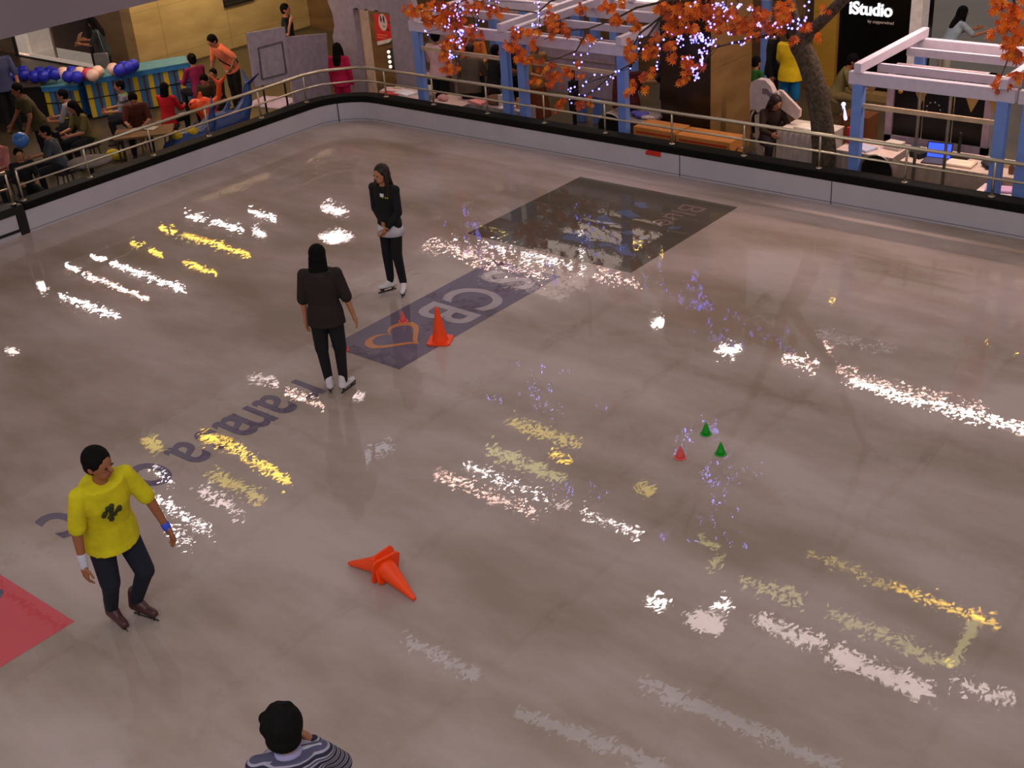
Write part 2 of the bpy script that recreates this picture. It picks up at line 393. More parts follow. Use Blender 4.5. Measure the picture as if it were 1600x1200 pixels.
for px, py in ((514, 175), (1299, 300), (1062, 250)):
    p = aty(px, py, YR) if px > 600 else at(px, py+12)
    m = MB()
    if px > 600: m.box((p.x-.006, YR-.004, .0), (p.x+.006, YR, .33))
    else: m.box((-16.44, 14.72, 0), (-16.43, 14.74, .33))
    kid(m.build('panel_seam', M((70, 60, 66))), barrier)
p = aty(1022, 240, YR)
m = MB(); m.prism([(-.14, -.035), (.12, -.035), (.12, .04), (-.11, .04), (-.15, .01), (-.15, -.01)], lambda x, y, d: Vector((p.x+x, YR-d, p.z+y)), .0, .006)
kid(m.build('red_sticker', M((200, 40, 22))), barrier)
# gate in the left side
gate = tag(empty('rink_gate', (XL, 8.0, FZ)), 'white rink gate panel framed in black, left end of the barrier', 'gate')
m = MB(); m.box((XL-.07, 4.6, .10), (XL, 8.46, .32)); kid(m.build('gate_panel', BOARD), gate)
m = MB(); m.box((XL-.24, 4.6, .32), (XL+.012, 8.52, .44)); m.box((XL-.1, 8.47, .0), (XL+.015, 8.60, .44)); m.box((XL-.1, 4.6, .06), (XL+.015, 8.47, .10))
kid(m.build('gate_frame', BLACK), gate)
m = MB(); m.box((XL-.07, 4.6, FZ), (XL+.0, 8.47, .06)); kid(m.build('gate_sill', BOARD), gate)

# --- steel railings on top of the boards
def rail_post(mb, x, y, z1=.90):
    mb.cap((x, y, .445), (x, y, z1), .017, .017, 8, 1); mb.rings([((x, y, .44), Vector((.045, 0, 0)), Vector((0, .045, 0))), ((x, y, .455), Vector((.045, 0, 0)), Vector((0, .045, 0)))], 10)
def railing(label, top, posts, mid_drop=.235):
    r = tag(empty('railing', (top[0][0], top[0][1], .445)), label, 'railing', 'steel railings on the rink barrier')
    m = MB(); m.tube([(x, y, .915) for x, y in top], .027, 10); kid(m.build('top_rail', STEEL, smooth=True), r)
    m = MB(); m.tube([(x, y, .915-mid_drop) for x, y in top], .017, 8); kid(m.build('mid_rail', STEEL, smooth=True), r)
    for x, y in posts:
        m = MB(); rail_post(m, x, y); kid(m.build('post', STEEL, smooth=True), r)
railing('long brushed steel railing bending round the far left corner of the rink',
        [(-16.7, 8.69), (-16.7, 14.25), (-16.62, 14.6), (-16.2, 15.08), (-15.85, 15.15), (3, 15.15)],
        [(-16.7, y) for y in (8.69, 9.82, 10.99, 12.11, 13.23, 14.27)]+[(x, 15.15) for x in (-15.61, -14.49, -13.3, -12.11, -10.94, -9.74, -8.54, -7.38, -6.16, -5.02, -3.85, -2.7)])
railing('short steel railing above the white gate panel at the left edge', [(-16.7, 4.6), (-16.7, 8.52)], [(-16.7, y) for y in (8.52, 7.3, 6.1)])

# --- walls
TAN = stone_mat('tan_stone', (168, 138, 88), (190, 160, 108), 1.4)
BROWN = stone_mat('brown_stone', (92, 66, 40), (120, 88, 54), 1.2)
m = MB(); m.box((-24.29, 15.895, FZ), (-23.9, 20.9, 3.0)); struct(m.build('wall_left', TAN))
m = MB(); m.box((-23.905, 15.9, FZ), (-23.895, 20.9, FZ+.05)); struct(m.build('baseboard_left', M((90, 72, 46))))
# shop window wall, with an opening
wa, wb = aty(26, 60, 15.9).x, aty(144, 60, 15.9).x
wz0, wz1 = -.26, 1.5
m = MB(); m.box((-34, 15.9, FZ), (wa, 16.3, 3.0)); m.box((wb, 15.9, FZ), (-24.3, 16.3, 3.0)); m.box((wa, 15.9, wz1), (wb, 16.3, 3.0)); m.box((wa, 15.9, FZ), (wb, 16.3, wz0))
struct(m.build('wall_window_side', stone_mat('brown_grey_stone', (128, 98, 66), (148, 118, 80), 1.2)))
win = struct(empty('window_1', (wa, 15.9, wz0)))
m = MB(); t = .12
m.box((wa-.05, 15.80, wz0-.06), (wa+t*.3, 16.5, wz1)); m.box((wb-t*.3, 15.80, wz0-.06), (wb+.05, 16.5, wz1)); m.box((wa, 15.8, wz1-.05), (wb, 16.5, wz1+.04)); m.box((wa-.05, 15.78, wz0-.08), (wb+.05, 15.84, wz0-.02))
kid(m.build('window_frame', M((40, 30, 34))), win)
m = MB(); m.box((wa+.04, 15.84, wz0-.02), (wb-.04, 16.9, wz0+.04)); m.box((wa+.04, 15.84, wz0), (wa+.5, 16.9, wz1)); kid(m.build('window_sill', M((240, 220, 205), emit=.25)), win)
m = MB(); m.box((wa+.5, 16.55, wz0), (wb, 16.6, wz1)); kid(m.build('display_back', M((84, 60, 54))), win)
m = MB(); mx_ = (wa*.52+wb*.48); m.box((mx_-.02, 15.9, wz0), (mx_+.02, 15.95, wz1)); kid(m.build('mullion', M((190, 170, 160))), win)
m = MB(); m.box((wa+.04, 15.92, wz0), (wb, 15.93, wz1))
gm, nt, b = new_mat('window_glass'); b.inputs['Transmission Weight'].default_value = 1; b.inputs['Roughness'].default_value = .02; b.inputs['IOR'].default_value = 1.1
kid(m.build('pane', gm), win)
m = MB(); m.box((-24.3, 20.9, FZ), (-10.6, 21.3, 3.6)); struct(m.build('wall_back', BROWN))
# dark vent opening at the top of the tan wall
a_, b_ = atx(350, 12, -23.9), atx(398, 3, -23.9)
m = MB(); m.box((-23.9, a_.y, a_.z), (-23.86, b_.y, a_.z+.5)); m.cur = 1
for k in range(4): m.box((-23.86, a_.y, a_.z+.05+.1*k), (-23.85, b_.y, a_.z+.07+.1*k))
tag(m.build('wall_vent', [M((24, 18, 14)), M((50, 40, 30))]), 'dark slatted vent high on the tan stone wall', 'vent')
# square pillar: dark polished face to the rink, tan face to the right
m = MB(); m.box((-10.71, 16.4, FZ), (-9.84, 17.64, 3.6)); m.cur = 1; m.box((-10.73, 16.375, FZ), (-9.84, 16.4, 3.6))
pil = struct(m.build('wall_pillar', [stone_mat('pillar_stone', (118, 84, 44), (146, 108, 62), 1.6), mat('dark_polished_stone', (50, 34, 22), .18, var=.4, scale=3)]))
# shop front
m = MB(); m.box((-9.98, 21.0, -.18), (-8.40, 21.3, 3.6)); shop = struct(m.build('wall_shop', mat('black_shop_front', (8, 7, 6), .25)))
m = MB(); m.box((-10.3, 20.75, FZ), (-7.2, 21.3, -.18)); struct(m.build('trim_1', M((150, 118, 70))))
gx = aty(1268, 100, 20.9).x
m = MB(); m.box((gx, 20.9, FZ), (-9.98, 21.3, 3.6)); struct(m.build('trim_2', stone_mat('gold_stone', (160, 116, 30), (186, 140, 46), 1.5)))
xa, xb = aty(1422, 30, 20.8).x, aty(1440, 30, 20.8).x
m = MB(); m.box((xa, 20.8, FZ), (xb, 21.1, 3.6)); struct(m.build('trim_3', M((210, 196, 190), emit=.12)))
m = MB(); m.box((-8.4, 27, FZ), (6, 27.3, 4)); struct(m.build('wall_far', mat('grey_far_wall', (86, 76, 74), .5, var=.2, scale=1)))
# letters on the shop front
pa, pb = aty(1327, 22, 20.99), aty(1394, 22, 20.99)
cxs = (pa.x+pb.x)/2; czs = aty(1360, 15, 20.99).z
sgn = tag(text_obj('shop_sign', 'iStudio', .27, emis('lit_white_letters', (235, 235, 240), 1.1), Matrix(((1, 0, 0, 0), (0, 0, -1, 0), (0, 1, 0, 0), (0, 0, 0, 1))), None, .015, 1, 1, .006),
          'white glowing shop name letters on the black shop front', 'sign')
wd_ = max(v.co.x for v in sgn.data.vertices)-min(v.co.x for v in sgn.data.vertices)
k_ = (pb.x-pa.x)/wd_; sgn.data.transform(Matrix.Diagonal((k_, 1, k_*1.05, 1))); sgn.location = (cxs, 20.98, czs)
sub = text_obj('subtitle', 'by copperwired', .075, M((150, 130, 120), emit=.3), Matrix(((1, 0, 0, 0), (0, 0, -1, 0), (0, 1, 0, 0), (0, 0, 0, 1))), sgn, .008)
sub.location = (.20, 0, -.2)

# --- storey above: soffit band over the left concourse
m = MB(); m.box((-16.85, 2.0, 2.72), (-16.6, 14.2, 3.9)); struct(m.build('trim_4', mat('grey_soffit_band', (138, 124, 132), .6, var=.05, scale=1)))
m = MB(); m.box((-34, 2.0, 3.0), (-16.85, 22, 3.2)); struct(m.build('ceiling', M((150, 136, 130))))

# ================================================================== CEILING LAMPS (seen mirrored in the ice)
LG = dict(w=emis('cool_white_tube', (255, 238, 235), 44), p=emis('pink_white_tube', (255, 205, 190), 34), y=emis('amber_tube', (255, 205, 70), 24),
          Y=emis('warm_yellow_panel', (255, 225, 110), 6), d=emis('dim_white_panel', (225, 225, 240), 3.2), g=emis('pale_green_yellow_tube', (236, 226, 150), 6.5), f=emis('faint_white_panel', (255, 230, 225), 12))
HOUS = M((90, 84, 84))
def lamp_height(a, b):
    for z in (2.93, 9.0):
        ok = True
        for p in (a, b):
            q = Vector((p.x, p.y, 0))*(1+z/H)
            if z < 3 and not (q.x < -17.0 and q.y > 2.2 and q.y < 21.5): ok = False
        if ok: return z
    return 9.0
def lamp(x1, y1, x2, y2, kind, wid=.11, zz=None):
    a, b = at(x1, y1), at(x2, y2); z = zz or lamp_height(a, b)
    k = 1+z/H; a, b = Vector((a.x*k, a.y*k, z)), Vector((b.x*k, b.y*k, z)); c = (a+b)/2; d = b-a
    ln = max(d.length, .1); rz = math.atan2(d.y, d.x)
    if z > 5: wid *= 1.2
    wid *= .36 if kind in 'wp' and wid < .2 else .5
    root = tag(empty('ceiling_lamp', (c.x, c.y, z), rz), {'w': 'white', 'p': 'pinkish white', 'y': 'amber', 'Y': 'broad warm yellow', 'd': 'dim white', 'g': 'pale yellow', 'f': 'faint white'}[kind]+' ceiling lamp seen only as a streak mirrored in the ice', 'lamp', {'w': 'white', 'p': 'pinkish white', 'y': 'amber', 'Y': 'broad warm yellow', 'd': 'dim white', 'g': 'pale yellow', 'f': 'faint white'}[kind]+' ceiling lamps mirrored in the ice')
    m = MB(); m.box((-ln/2, -wid/2-.02, .03), (ln/2, wid/2+.02, .09)); m.build('housing', HOUS, root)
    m = MB(); m.box((-ln/2, -wid/2, 0), (ln/2, wid/2, .03)); m.build('tube', LG[kind], root)
for a in [(93, 460, 183, 494, 'w'), (103, 414, 132, 427, 'w'), (138, 430, 230, 466, 'p'), (141, 397, 289, 452, 'w'), (250, 355, 277, 363, 'y'), (288, 367, 391, 397, 'y'), (206, 380, 226, 384, 'y'),
          (234, 390, 252, 397, 'y'), (288, 408, 335, 425, 'y'), (290, 335, 379, 358, 'w'), (388, 327, 430, 340, 'w'), (508, 322, 537, 332, 'f', .5), (512, 364, 538, 374, 'f', 1.0), (398, 358, 411, 368, 'f', .3),
          (62, 440, 70, 452, 'f', .3), (12, 545, 26, 550, 'f', .25), (640, 378, 800, 400, 'p'), (704, 371, 912, 420, 'w'), (930, 425, 1000, 446, 'p'), (712, 396, 850, 430, 'p'),
          (262, 362, 390, 396, 'Y', .08), (745, 346, 790, 356, 'Y', .5), (990, 381, 1012, 392, 'y', .12), (1035, 395, 1043, 402, 'y', .2), (903, 361, 911, 364, 'f', .1), (905, 391, 913, 394, 'w', .08),
          (215, 762, 330, 830, 'w'), (240, 736, 268, 753, 'w'), (255, 815, 297, 848, 'w'), (312, 765, 375, 800, 'f', .3), (350, 690, 450, 750, 'y', .25), (315, 680, 345, 690, 'y', .4), (330, 740, 410, 780, 'Y', .4),
          (228, 684, 250, 700, 'Y', .5), (390, 589, 432, 600, 'f', .15), (445, 612, 505, 635, 'p'), (548, 612, 566, 622, 'f', .4), (578, 700, 592, 710, 'd', 1.5),
          (680, 740, 838, 801, 'p', .1), (727, 728, 855, 778, 'w', .1), (862, 781, 892, 792, 'f', .1), (908, 799, 1000, 835, 'w', .1), (762, 700, 880, 750, 'g', .5), (795, 658, 905, 694, 'Y', .5), (860, 706, 890, 718, 'y', .2), (995, 757, 1020, 770, 'Y', .4),
          (1300, 576, 1540, 644, 'p', .08), (1268, 536, 1300, 544, 'p', .12), (1268, 520, 1400, 548, 'd', .1), (1225, 555, 1278, 570, 'p', .35), (1126, 540, 1152, 548, 'w', .9), (1022, 500, 1038, 505, 'w', .6), (1150, 500, 1165, 510, 'Y', .5),
          (1297, 468, 1311, 472, 'y', .1), (1328, 476, 1338, 480, 'y', .1), (1450, 474, 1452, 475, 'Y', .1), (1525, 519, 1530, 522, 'y', .2), (1544, 529, 1548, 530, 'y', .15), (1567, 533, 1570, 534, 'y', .12), (1587, 541, 1593, 543, 'y', .2),
          (1092, 842, 1123, 853, 'g', .22), (1130, 868, 1108, 886, 'g', .22), (1156, 902, 1250, 935, 'g', .3), (1295, 957, 1488, 1036, 'g', .3), (1488, 1036, 1530, 960, 'g', .3), (1262, 865, 1390, 915, 'Y', .15), (1395, 916, 1560, 974, 'y', .14),
          (1180, 965, 1290, 1010, 'f', .4), (1300, 1020, 1455, 1085, 'f', .7), (1490, 1066, 1585, 1091, 'f', .3), (1018, 935, 1038, 943, 'w', .5), (1120, 942, 1140, 950, 'w', .35), (1080, 962, 1128, 980, 'f', .9),
          (636, 999, 750, 1060, 'd', .35), (810, 1112, 1037, 1200, 'd', .4), (1000, 1062, 1310, 1196, 'd', .4)]:
    lamp(*a)
# the wide unseen truss the upper lamps hang from
m = MB()
for k in range(9): m.bar((-34+k*3.6, 4, 9.3), (-34+k*3.6, 30, 9.3), .08, .12)
for k in range(7): m.bar((-34, 5+k*4, 9.36), (2, 5+k*4, 9.36), .08, .12)
struct(m.build('lamp_truss', M((60, 54, 52))))
# ================================================================== PEOPLE
FH = Vector((math.sin(YAW), math.cos(YAW), 0)); RH = Vector((math.cos(YAW), -math.sin(YAW), 0))
def facing(deg):
    """0 = away from the camera, 90 = image right, 180 = towards the camera, 270 = image left"""
    a = math.radians(deg); d = FH*math.cos(a) + RH*math.sin(a); return math.atan2(d.y, d.x) - PI/2
STAND = ((.14, 0, -1), (.08, .18, -1))
WORK = ((.18, .45, -1), (-.25, 1, -.05))
REACH = ((.1, .8, -.8), (-.1, 1, .1))
UPHAND = ((.25, .5, -1), (-.35, .5, 1))
LEGS = ((.03, 0, -1), (0, 0, -1))
SIT = ((.22, 1, -.05), (.0, -.08, -1))
FLOORSIT = ((.5, .9, .25), (-.6, -.3, -.75))
def person(label, head=None, zfloor=FZ, h=1.6, face=0, lean=0, side=0, nod=0, turn=0, armR=STAND, armL=STAND, legR=LEGS, legL=LEGS, pz=None,
           top=(60, 60, 60), sleeve=1.0, hem=.06, low=(24, 22, 26), lowlen=2.0, skirt=None, hair='short', hairm=None, skin=None,
           shoe=(40, 34, 32), skate=None, near=False, girth=1.0, topmat=None, lowmat=None, loc=None, group=None, collar=None, extra=None, foot=(0, 0), tilt=(0, 0), curl=.5, loose=1.0):
    hairm = hairm or HAIR; skin = skin or SKIN
    Z = Vector((0, 0, 1)); X = Vector((1, 0, 0)); Y = Vector((0, 1, 0))
    V = lambda t, s=1: Vector((t[0]*s, t[1], t[2])).normalized()
    T = (Matrix.Rotation(math.radians(side), 3, 'Y') @ (Matrix.Rotation(-math.radians(lean), 3, 'X') @ Z)).normalized()
    S = (X - T*X.dot(T)).normalized(); Fd = T.cross(S).normalized()
    if Fd.y < 0: Fd = -Fd
    sole = .045*h + (.055 if skate else 0)
    def legchain(L, s):
        hp_ = X*(.05*h*s); kn = hp_ + V(L[0], s)*.245*h; an = kn + V(L[1], s)*.235*h; return hp_, kn, an
    lR, lL = legchain(legR, 1), legchain(legL, -1)
    base = pz if pz is not None else -min(lR[2].z, lL[2].z) + sole
    P = Vector((0, 0, base))
    lR = [p+P for p in lR]; lL = [p+P for p in lL]
    chest = P + T*.2*h; neck = P + T*.295*h
    Hd = (Matrix.Rotation(math.radians(tilt[1]), 3, 'Y') @ (Matrix.Rotation(-math.radians(lean*.5+nod), 3, 'X') @ Z)).normalized()
    hc = neck + Hd*.092*h + Fd*.008*h
    HF = (Matrix.Rotation(-math.radians(turn), 3, 'Z') @ Vector((0, math.cos(math.radians(nod+lean*.5)), -math.sin(math.radians(nod+lean*.5)))))
    HF = (HF - Hd*HF.dot(Hd)).normalized(); HX = HF.cross(Hd).normalized()
    HM = Matrix((HX, HF, Hd)).transposed()
    headtop = hc + Hd*.07*h
    if loc is None:
        rz = facing(face); rt = Matrix.Rotation(rz, 3, 'Z') @ headtop
        p = at(head[0], head[1], zfloor+headtop.z); loc = Vector((p.x-rt.x, p.y-rt.y, zfloor))
    rz = facing(face)
    g = girth
    # ---- body
    m = MB()
    def torso(mb, grow, z0, z1=.285, flare=0):
        prof = [(-.03, .082, .062), (.02, .086, .064), (.08, .076, .058), (.14, .080, .060), (.2, .090, .063), (.25, .092, .056), (.285, .070, .046)]
        rs = []
        zs = [z0+(z1-z0)*i/10 for i in range(11)]
        for z in zs:
            zz = min(max(z, -.03), .285)
            for (a, b_) in zip(prof, prof[1:]):
                if a[0] <= zz <= b_[0]:
                    t = (zz-a[0])/(b_[0]-a[0]); rx = a[1]+(b_[1]-a[1])*t; ry = a[2]+(b_[2]-a[2])*t; break
            fl = flare*max(0, (.1-z))
            rs.append((P+T*z*h if z > 0 else P+Vector((0, 0, z*h)), S*((rx*g+fl)*h+grow), Fd*((ry*g+fl)*h+grow)))
        mb.rings(rs, 20)
    torso(m, 0, -.05)
    m.cap(neck-T*.03*h, neck+Hd*.05*h, .034*h, .030*h, 12)
    # head: skull, jaw, nose, ears
    m.ball(hc+HF*-.002*h+Hd*.008*h, .047*h, .056*h, .060*h, 16, 12, HM)
    m.ball(hc+HF*.016*h-Hd*.030*h, .034*h, .036*h, .036*h, 14, 10, HM)
    m.cap(hc+HF*.050*h+Hd*.006*h, hc+HF*.062*h-Hd*.010*h, .006*h, .009*h, 8)
    for s in (1, -1): m.ball(hc+HX*(.047*h*s)-Hd*.002*h-HF*.004*h, .008*h, .013*h, .019*h, 8, 6, HM)
    arms = []
    for A, s in ((armR, 1), (armL, -1)):
        sh = neck - T*.022*h + S*(.102*h*s*(.6+.4*g)); 
        ud = (S*(A[0][0]*s)+Fd*0+Y*A[0][1]+Z*A[0][2]).normalized(); fd = (X*(A[1][0]*s)+Y*A[1][1]+Z*A[1][2]).normalized()
        el = sh+ud*.17*h; wr = el+fd*.148*h
        m.cap(neck-T*.03*h, sh, .036*h, .032*h, 12); m.cap(sh, el, .031*h*g, .023*h*g, 12); m.cap(el, wr, .023*h, .0145*h, 12)
        # hand
        hd = fd; pn = (-X*s) - hd*(-X*s).dot(hd)
        if pn.length < .2: pn = Y - hd*Y.dot(hd)
        pn.normalize(); sd = hd.cross(pn).normalized()
        if (sd.dot(Y)) < 0: sd = -sd
        if abs(sd.dot(Y)) < .3 and sd.z < 0: sd = -sd
        kc = wr+hd*.05*h
        m.cap(wr, wr+hd*.022*h, .0145*h, .016*h, 10)
        for i, (off, ln) in enumerate(((.018, .040), (.006, .046), (-.006, .042), (-.017, .032))):
            k = kc+sd*off*h; m.cap(wr+sd*off*.5*h, k, .0095*h, .0072*h, 8)
            d1 = (hd+pn*curl*.5).normalized(); d2 = (hd+pn*curl*1.8).normalized()
            k1 = k+d1*ln*.5*h; m.cap(k, k1, .0058*h, .0052*h, 8); m.cap(k1, k1+d2*ln*.5*h, .0052*h, .0044*h, 8)
        tb = wr+hd*.012*h+sd*.014*h; td = (hd*.7+sd*.75+pn*.35).normalized(); t1 = tb+td*.026*h
        m.cap(tb, t1, .0085*h, .0062*h, 8); m.cap(t1, t1+(hd+sd*.3+pn*.3).normalized()*.022*h, .006*h, .005*h, 8)
        arms.append((sh, el, wr, hd))
    for Lg in (lR, lL):
        m.cap(Lg[0], Lg[1], .046*h*g, .031*h, 14); m.cap(Lg[1], Lg[1]+(Lg[2]-Lg[1])*.35, .031*h, .033*h, 12); m.cap(Lg[1]+(Lg[2]-Lg[1])*.35, Lg[2], .033*h, .019*h, 12)
    feet = []
    for Lg, s, fy in ((lR, 1, foot[0]), (lL, -1, foot[1])):
        shin = (Lg[2]-Lg[1]).normalized(); fdv = Y-shin*Y.dot(shin)*.85; fdv.z = max(min(fdv.z, 0.05), -.12); fdv = (Matrix.Rotation(-math.radians(fy), 3, 'Z') @ Vector((.12*s, fdv.y, fdv.z))).normalized()
        if fdv.length < .1: fdv = Y.copy()
        a = Lg[2]; hl = a-Vector((0, 0, .028*h))-fdv*.018*h; toe = a-Vector((0, 0, .030*h))+fdv*.088*h
        m.cap(a, hl, .02*h, .018*h, 10); m.cap(hl, toe, .018*h, .013*h, 10); feet.append((a, hl, toe, fdv))
    body = m.build('person', skin); bake(body, .0062 if near else .0085, 2)
    body.location = loc; body.rotation_euler = (0, 0, rz)
    tag(body, label, 'person', group)
    vx = .008 if near else .014
    # ---- top
    m = MB(); gr = .014*loose; gr0 = .012*min(loose, 1.5)
    torso(m, gr, -hem/h*1.0 if hem < 0 else -hem, .30, .12)
    for (sh, el, wr, hd), s in zip(arms, (1, -1)):
        m.cap(neck-T*.03*h, sh, .038*h+gr0*.3, .033*h+gr0*.4, 12)
        if sleeve > 0:
            t = min(sleeve, 1); m.cap(sh, sh+(el-sh)*t, .030*h*g+gr0*.5, (.030-.005*t)*h*g+gr0*1.1, 12)
        if sleeve > 1:
            m.cap(el, el+(wr-el)*(sleeve-1)*.98, .025*h*g+gr0*.7, .019*h+gr0*.5, 12)
    mt_ = topmat or M(top, .85, bump=.15)
    shirt = m.build('top', mt_); bake(shirt, vx, 3, .6); shirt.parent = body
    # ---- trousers
    m = MB(); gr = .010
    hipc = [(P+Vector((0, 0, z*h)), X*((.086*g)*h+gr), Y*((.064*g)*h+gr)) for z in (-.05, 0, .03)]
    m.rings([(P+(T if z > 0 else Z)*z*h, S*((.086*g)*h+gr), Fd*((.064*g)*h+gr)) for z in (-.05, -.02, .02, .04)], 18)
    if skirt:
        m.rings([(P+Z*(.03*h), X*.09*h, Y*.07*h), (P-Z*skirt*.5, X*.12*h, Y*.1*h), (P-Z*skirt, X*.15*h, Y*.12*h)], 20)
    else:
        for Lg in (lR, lL):
            t = min(lowlen, 1); m.cap(Lg[0], Lg[0]+(Lg[1]-Lg[0])*t, .050*h*g+gr, (.050-.014*t)*h*g+gr, 14)
            if lowlen > 1: m.cap(Lg[1], Lg[1]+(Lg[2]-Lg[1])*min(lowlen-1, .98), .034*h+gr, .023*h+gr, 12)
    tr = m.build('skirt' if skirt else 'trousers', lowmat or M(low, .85)); bake(tr, vx, 3, .5); tr.parent = body
    # ---- hair
    m = MB()
    m.ball(hc-HF*.012*h+Hd*.020*h, .055*h, .060*h, .060*h, 16, 12, HM)
    if hair == 'bushy':
        m.ball(hc-HF*.014*h+Hd*.014*h, .068*h, .074*h, .072*h, 16, 12, HM)
        for k in range(26):
            a = random.uniform(0, 2*PI); e = random.uniform(.0, 1.3); d = HX*math.cos(a)*math.cos(e)+HF*math.sin(a)*math.cos(e)*.8+Hd*math.sin(e)
            if d.dot(HF) > .55: continue
            m.ball(hc-HF*.014*h+Hd*.014*h+d*.054*h, .024*h)
        m.ball(hc-HF*.026*h-Hd*.028*h, .060*h, .050*h, .05*h, 14, 10, HM)
    elif hair == 'long':
        m.ball(hc-HF*.026*h-Hd*.01*h, .053*h, .050*h, .05*h, 14, 10, HM)
        m.rings([(hc-HF*.022*h-Hd*.00*h, HX*.054*h, HF*.042*h), (hc-HF*.036*h-Hd*.05*h, HX*.056*h, HF*.034*h), (neck-T*.02*h-Fd*.050*h, S*.058*h, Fd*.026*h), (neck-T*.09*h-Fd*.058*h, S*.046*h, Fd*.018*h), (neck-T*.12*h-Fd*.056*h, S*.02*h, Fd*.01*h)], 16)
        for s in (1, -1): m.tube([hc+HX*.050*h*s+Hd*.02*h, hc+HX*.054*h*s+HF*.004*h-Hd*.04*h, neck+S*.055*h*s+Fd*.022*h-T*.02*h, neck+S*.05*h*s+Fd*.05*h-T*.08*h], [.014*h, .018*h, .018*h, .008*h], 8)
    elif hair == 'shoulder':
        m.ball(hc-HF*.024*h-Hd*.012*h, .054*h, .050*h, .052*h, 14, 10, HM)
        m.rings([(hc-HF*.020*h, HX*.056*h, HF*.044*h), (hc-HF*.028*h-Hd*.05*h, HX*.060*h, HF*.040*h), (neck-Fd*.03*h, S*.062*h, Fd*.032*h), (neck-T*.035*h-Fd*.03*h, S*.05*h, Fd*.02*h)], 16)
    elif hair == 'bun':
        m.ball(hc-HF*.066*h+Hd*.03*h, .024*h); m.ball(hc-HF*.024*h-Hd*.012*h, .049*h, .044*h, .044*h, 14, 10, HM)
    else:
        m.ball(hc-HF*.022*h-Hd*.006*h, .050*h, .046*h, .048*h, 14, 10, HM)
    hr = m.build('hair', hairm); bake(hr, .007 if near else .011, 1); hr.parent = body
    # ---- face
    if near or True:
        m = MB()
        for s in (1, -1): m.ball(hc+HF*.0525*h+HX*.019*h*s+Hd*.006*h, .0065*h, .004*h, .0038*h, 8, 6, HM)
        e = m.build('eyes', M((18, 12, 10), .3), body, True)
        m = MB(); m.ball(hc+HF*.0505*h-Hd*.031*h, .014*h, .004*h, .004*h, 10, 6, HM); m.build('mouth', M((140, 60, 52), .5), body, True)
    # ---- footwear
    for (a, hl, toe, fdv), sd_ in zip(feet, ('', '')):
        m = MB()
        if skate:
            m.cap(a+Z*.05*h, hl+Z*.006, .027*h, .025*h, 14); m.cap(hl, toe+fdv*.004*h, .026*h, .018*h, 14); m.cap(a+Z*.0*h, toe-fdv*.03*h, .026*h, .018*h, 12)
            bo = m.build('skate', M(skate[0], .45)); bake(bo, .006, 2); bo.parent = body
            side_ = fdv.cross(Z).normalized(); lo = min(hl.z, toe.z)-.02
            fl = Vector((fdv.x, fdv.y, 0)).normalized(); q0 = Vector((hl.x, hl.y, 0)); up0 = hl.z-.014*h; up1 = toe.z-.012*h
            zb = sole-.045*h-.055 if False else min(up0, up1)-.055
            m = MB()
            L0 = (Vector((toe.x, toe.y, 0))-q0).length
            m.bar(q0-fl*.03+Z*(zb+.009), q0+fl*(L0+.04)+Z*(zb+.009), .007, .02)
            m.bar(q0+fl*.01+Z*(zb+.01), q0+fl*.01+Z*up0, .014, .05); m.bar(q0+fl*(L0-.02)+Z*(zb+.01), q0+fl*(L0-.02)+Z*up1, .014, .05)
            m.build('blade', M((70, 66, 68), .25, metal=.8), bo)
            m = MB(); m.bar(hl-fl*.028-Z*.02*h+Z*.012, toe+fl*.02-Z*.016*h+Z*.008, .055, .022); m.build('skate_sole', M(skate[1], .5), bo)
        else:
            m.cap(a, hl, .023*h, .022*h, 10); m.cap(hl, toe+fdv*.004*h, .022*h, .017*h, 10)
            bo = m.build('shoe', M(shoe, .6)); bake(bo, .01, 1); bo.parent = body
    info = dict(P=P, T=T, S=S, Fd=Fd, arms=arms, neck=neck, hc=hc, Hd=Hd, HF=HF, HX=HX, h=h, Y=Y, lR=lR, lL=lL)
    if extra: extra(body, info)
    return body
# ---- extras worn or held by a person (children of the body)
def pt(i, name): return i[name]
def strap_x(col):
    def f(body, i):
        m = MB(); h = i['h']; a = i['neck']+i['S']*.07*h; b_ = i['P']+i['T']*.03*h-i['S']*.10*h
        m.tube([a+i['Fd']*.03*h, (a+b_)/2+i['Fd']*.082*h, b_+i['Fd']*.04*h, b_-i['Fd']*.05*h, (a+b_)/2-i['Fd']*.082*h, a-i['Fd']*.04*h, a+i['Fd']*.03*h], .014, 6)
        m.build('bag_strap', M(col), body, True)
    return f
def paper_hold(body, i):
    m = MB(); sh, el, wr, hd = i['arms'][0]; c = wr+hd*.1*i['h']
    m.box((-.11, -.004, -.14), (.11, .004, .14), Matrix.Translation(c) @ Matrix.Rotation(.5, 4, 'X')); m.build('held_paper', M((190, 150, 130)), body)
def tote(col, side=1):
    def f(body, i):
        h = i['h']; c = i['P']+Vector((side*.13*h, .02, .02)); m = MB()
        m.box((-.03, -.15, -.34), (.05, .15, 0), Matrix.Translation(c)); o = m.build('shoulder_bag', M(col), body); bevel(o, .02)
        m = MB(); m.tube([c+Vector((0, .1, 0)), i['neck']+Vector((side*.1*h, .05, 0)), i['neck']+Vector((side*.1*h, -.05, 0)), c+Vector((0, -.1, 0))], .01, 6); m.build('bag_handle', M(col), o, True).parent = o
    return f
def wrist(side, col, wide=.03, name='wristband'):
    def f(body, i):
        sh, el, wr, hd = i['arms'][side]; d = (wr-el).normalized(); h = i['h']
        m = MB(); m.cap(wr-d*wide, wr+d*.004, .019*h, .018*h, 12); m.build(name, M(col), body, True)
    return f
def both(*fs):
    def f(body, i):
        for g in fs: g(body, i)
    return f
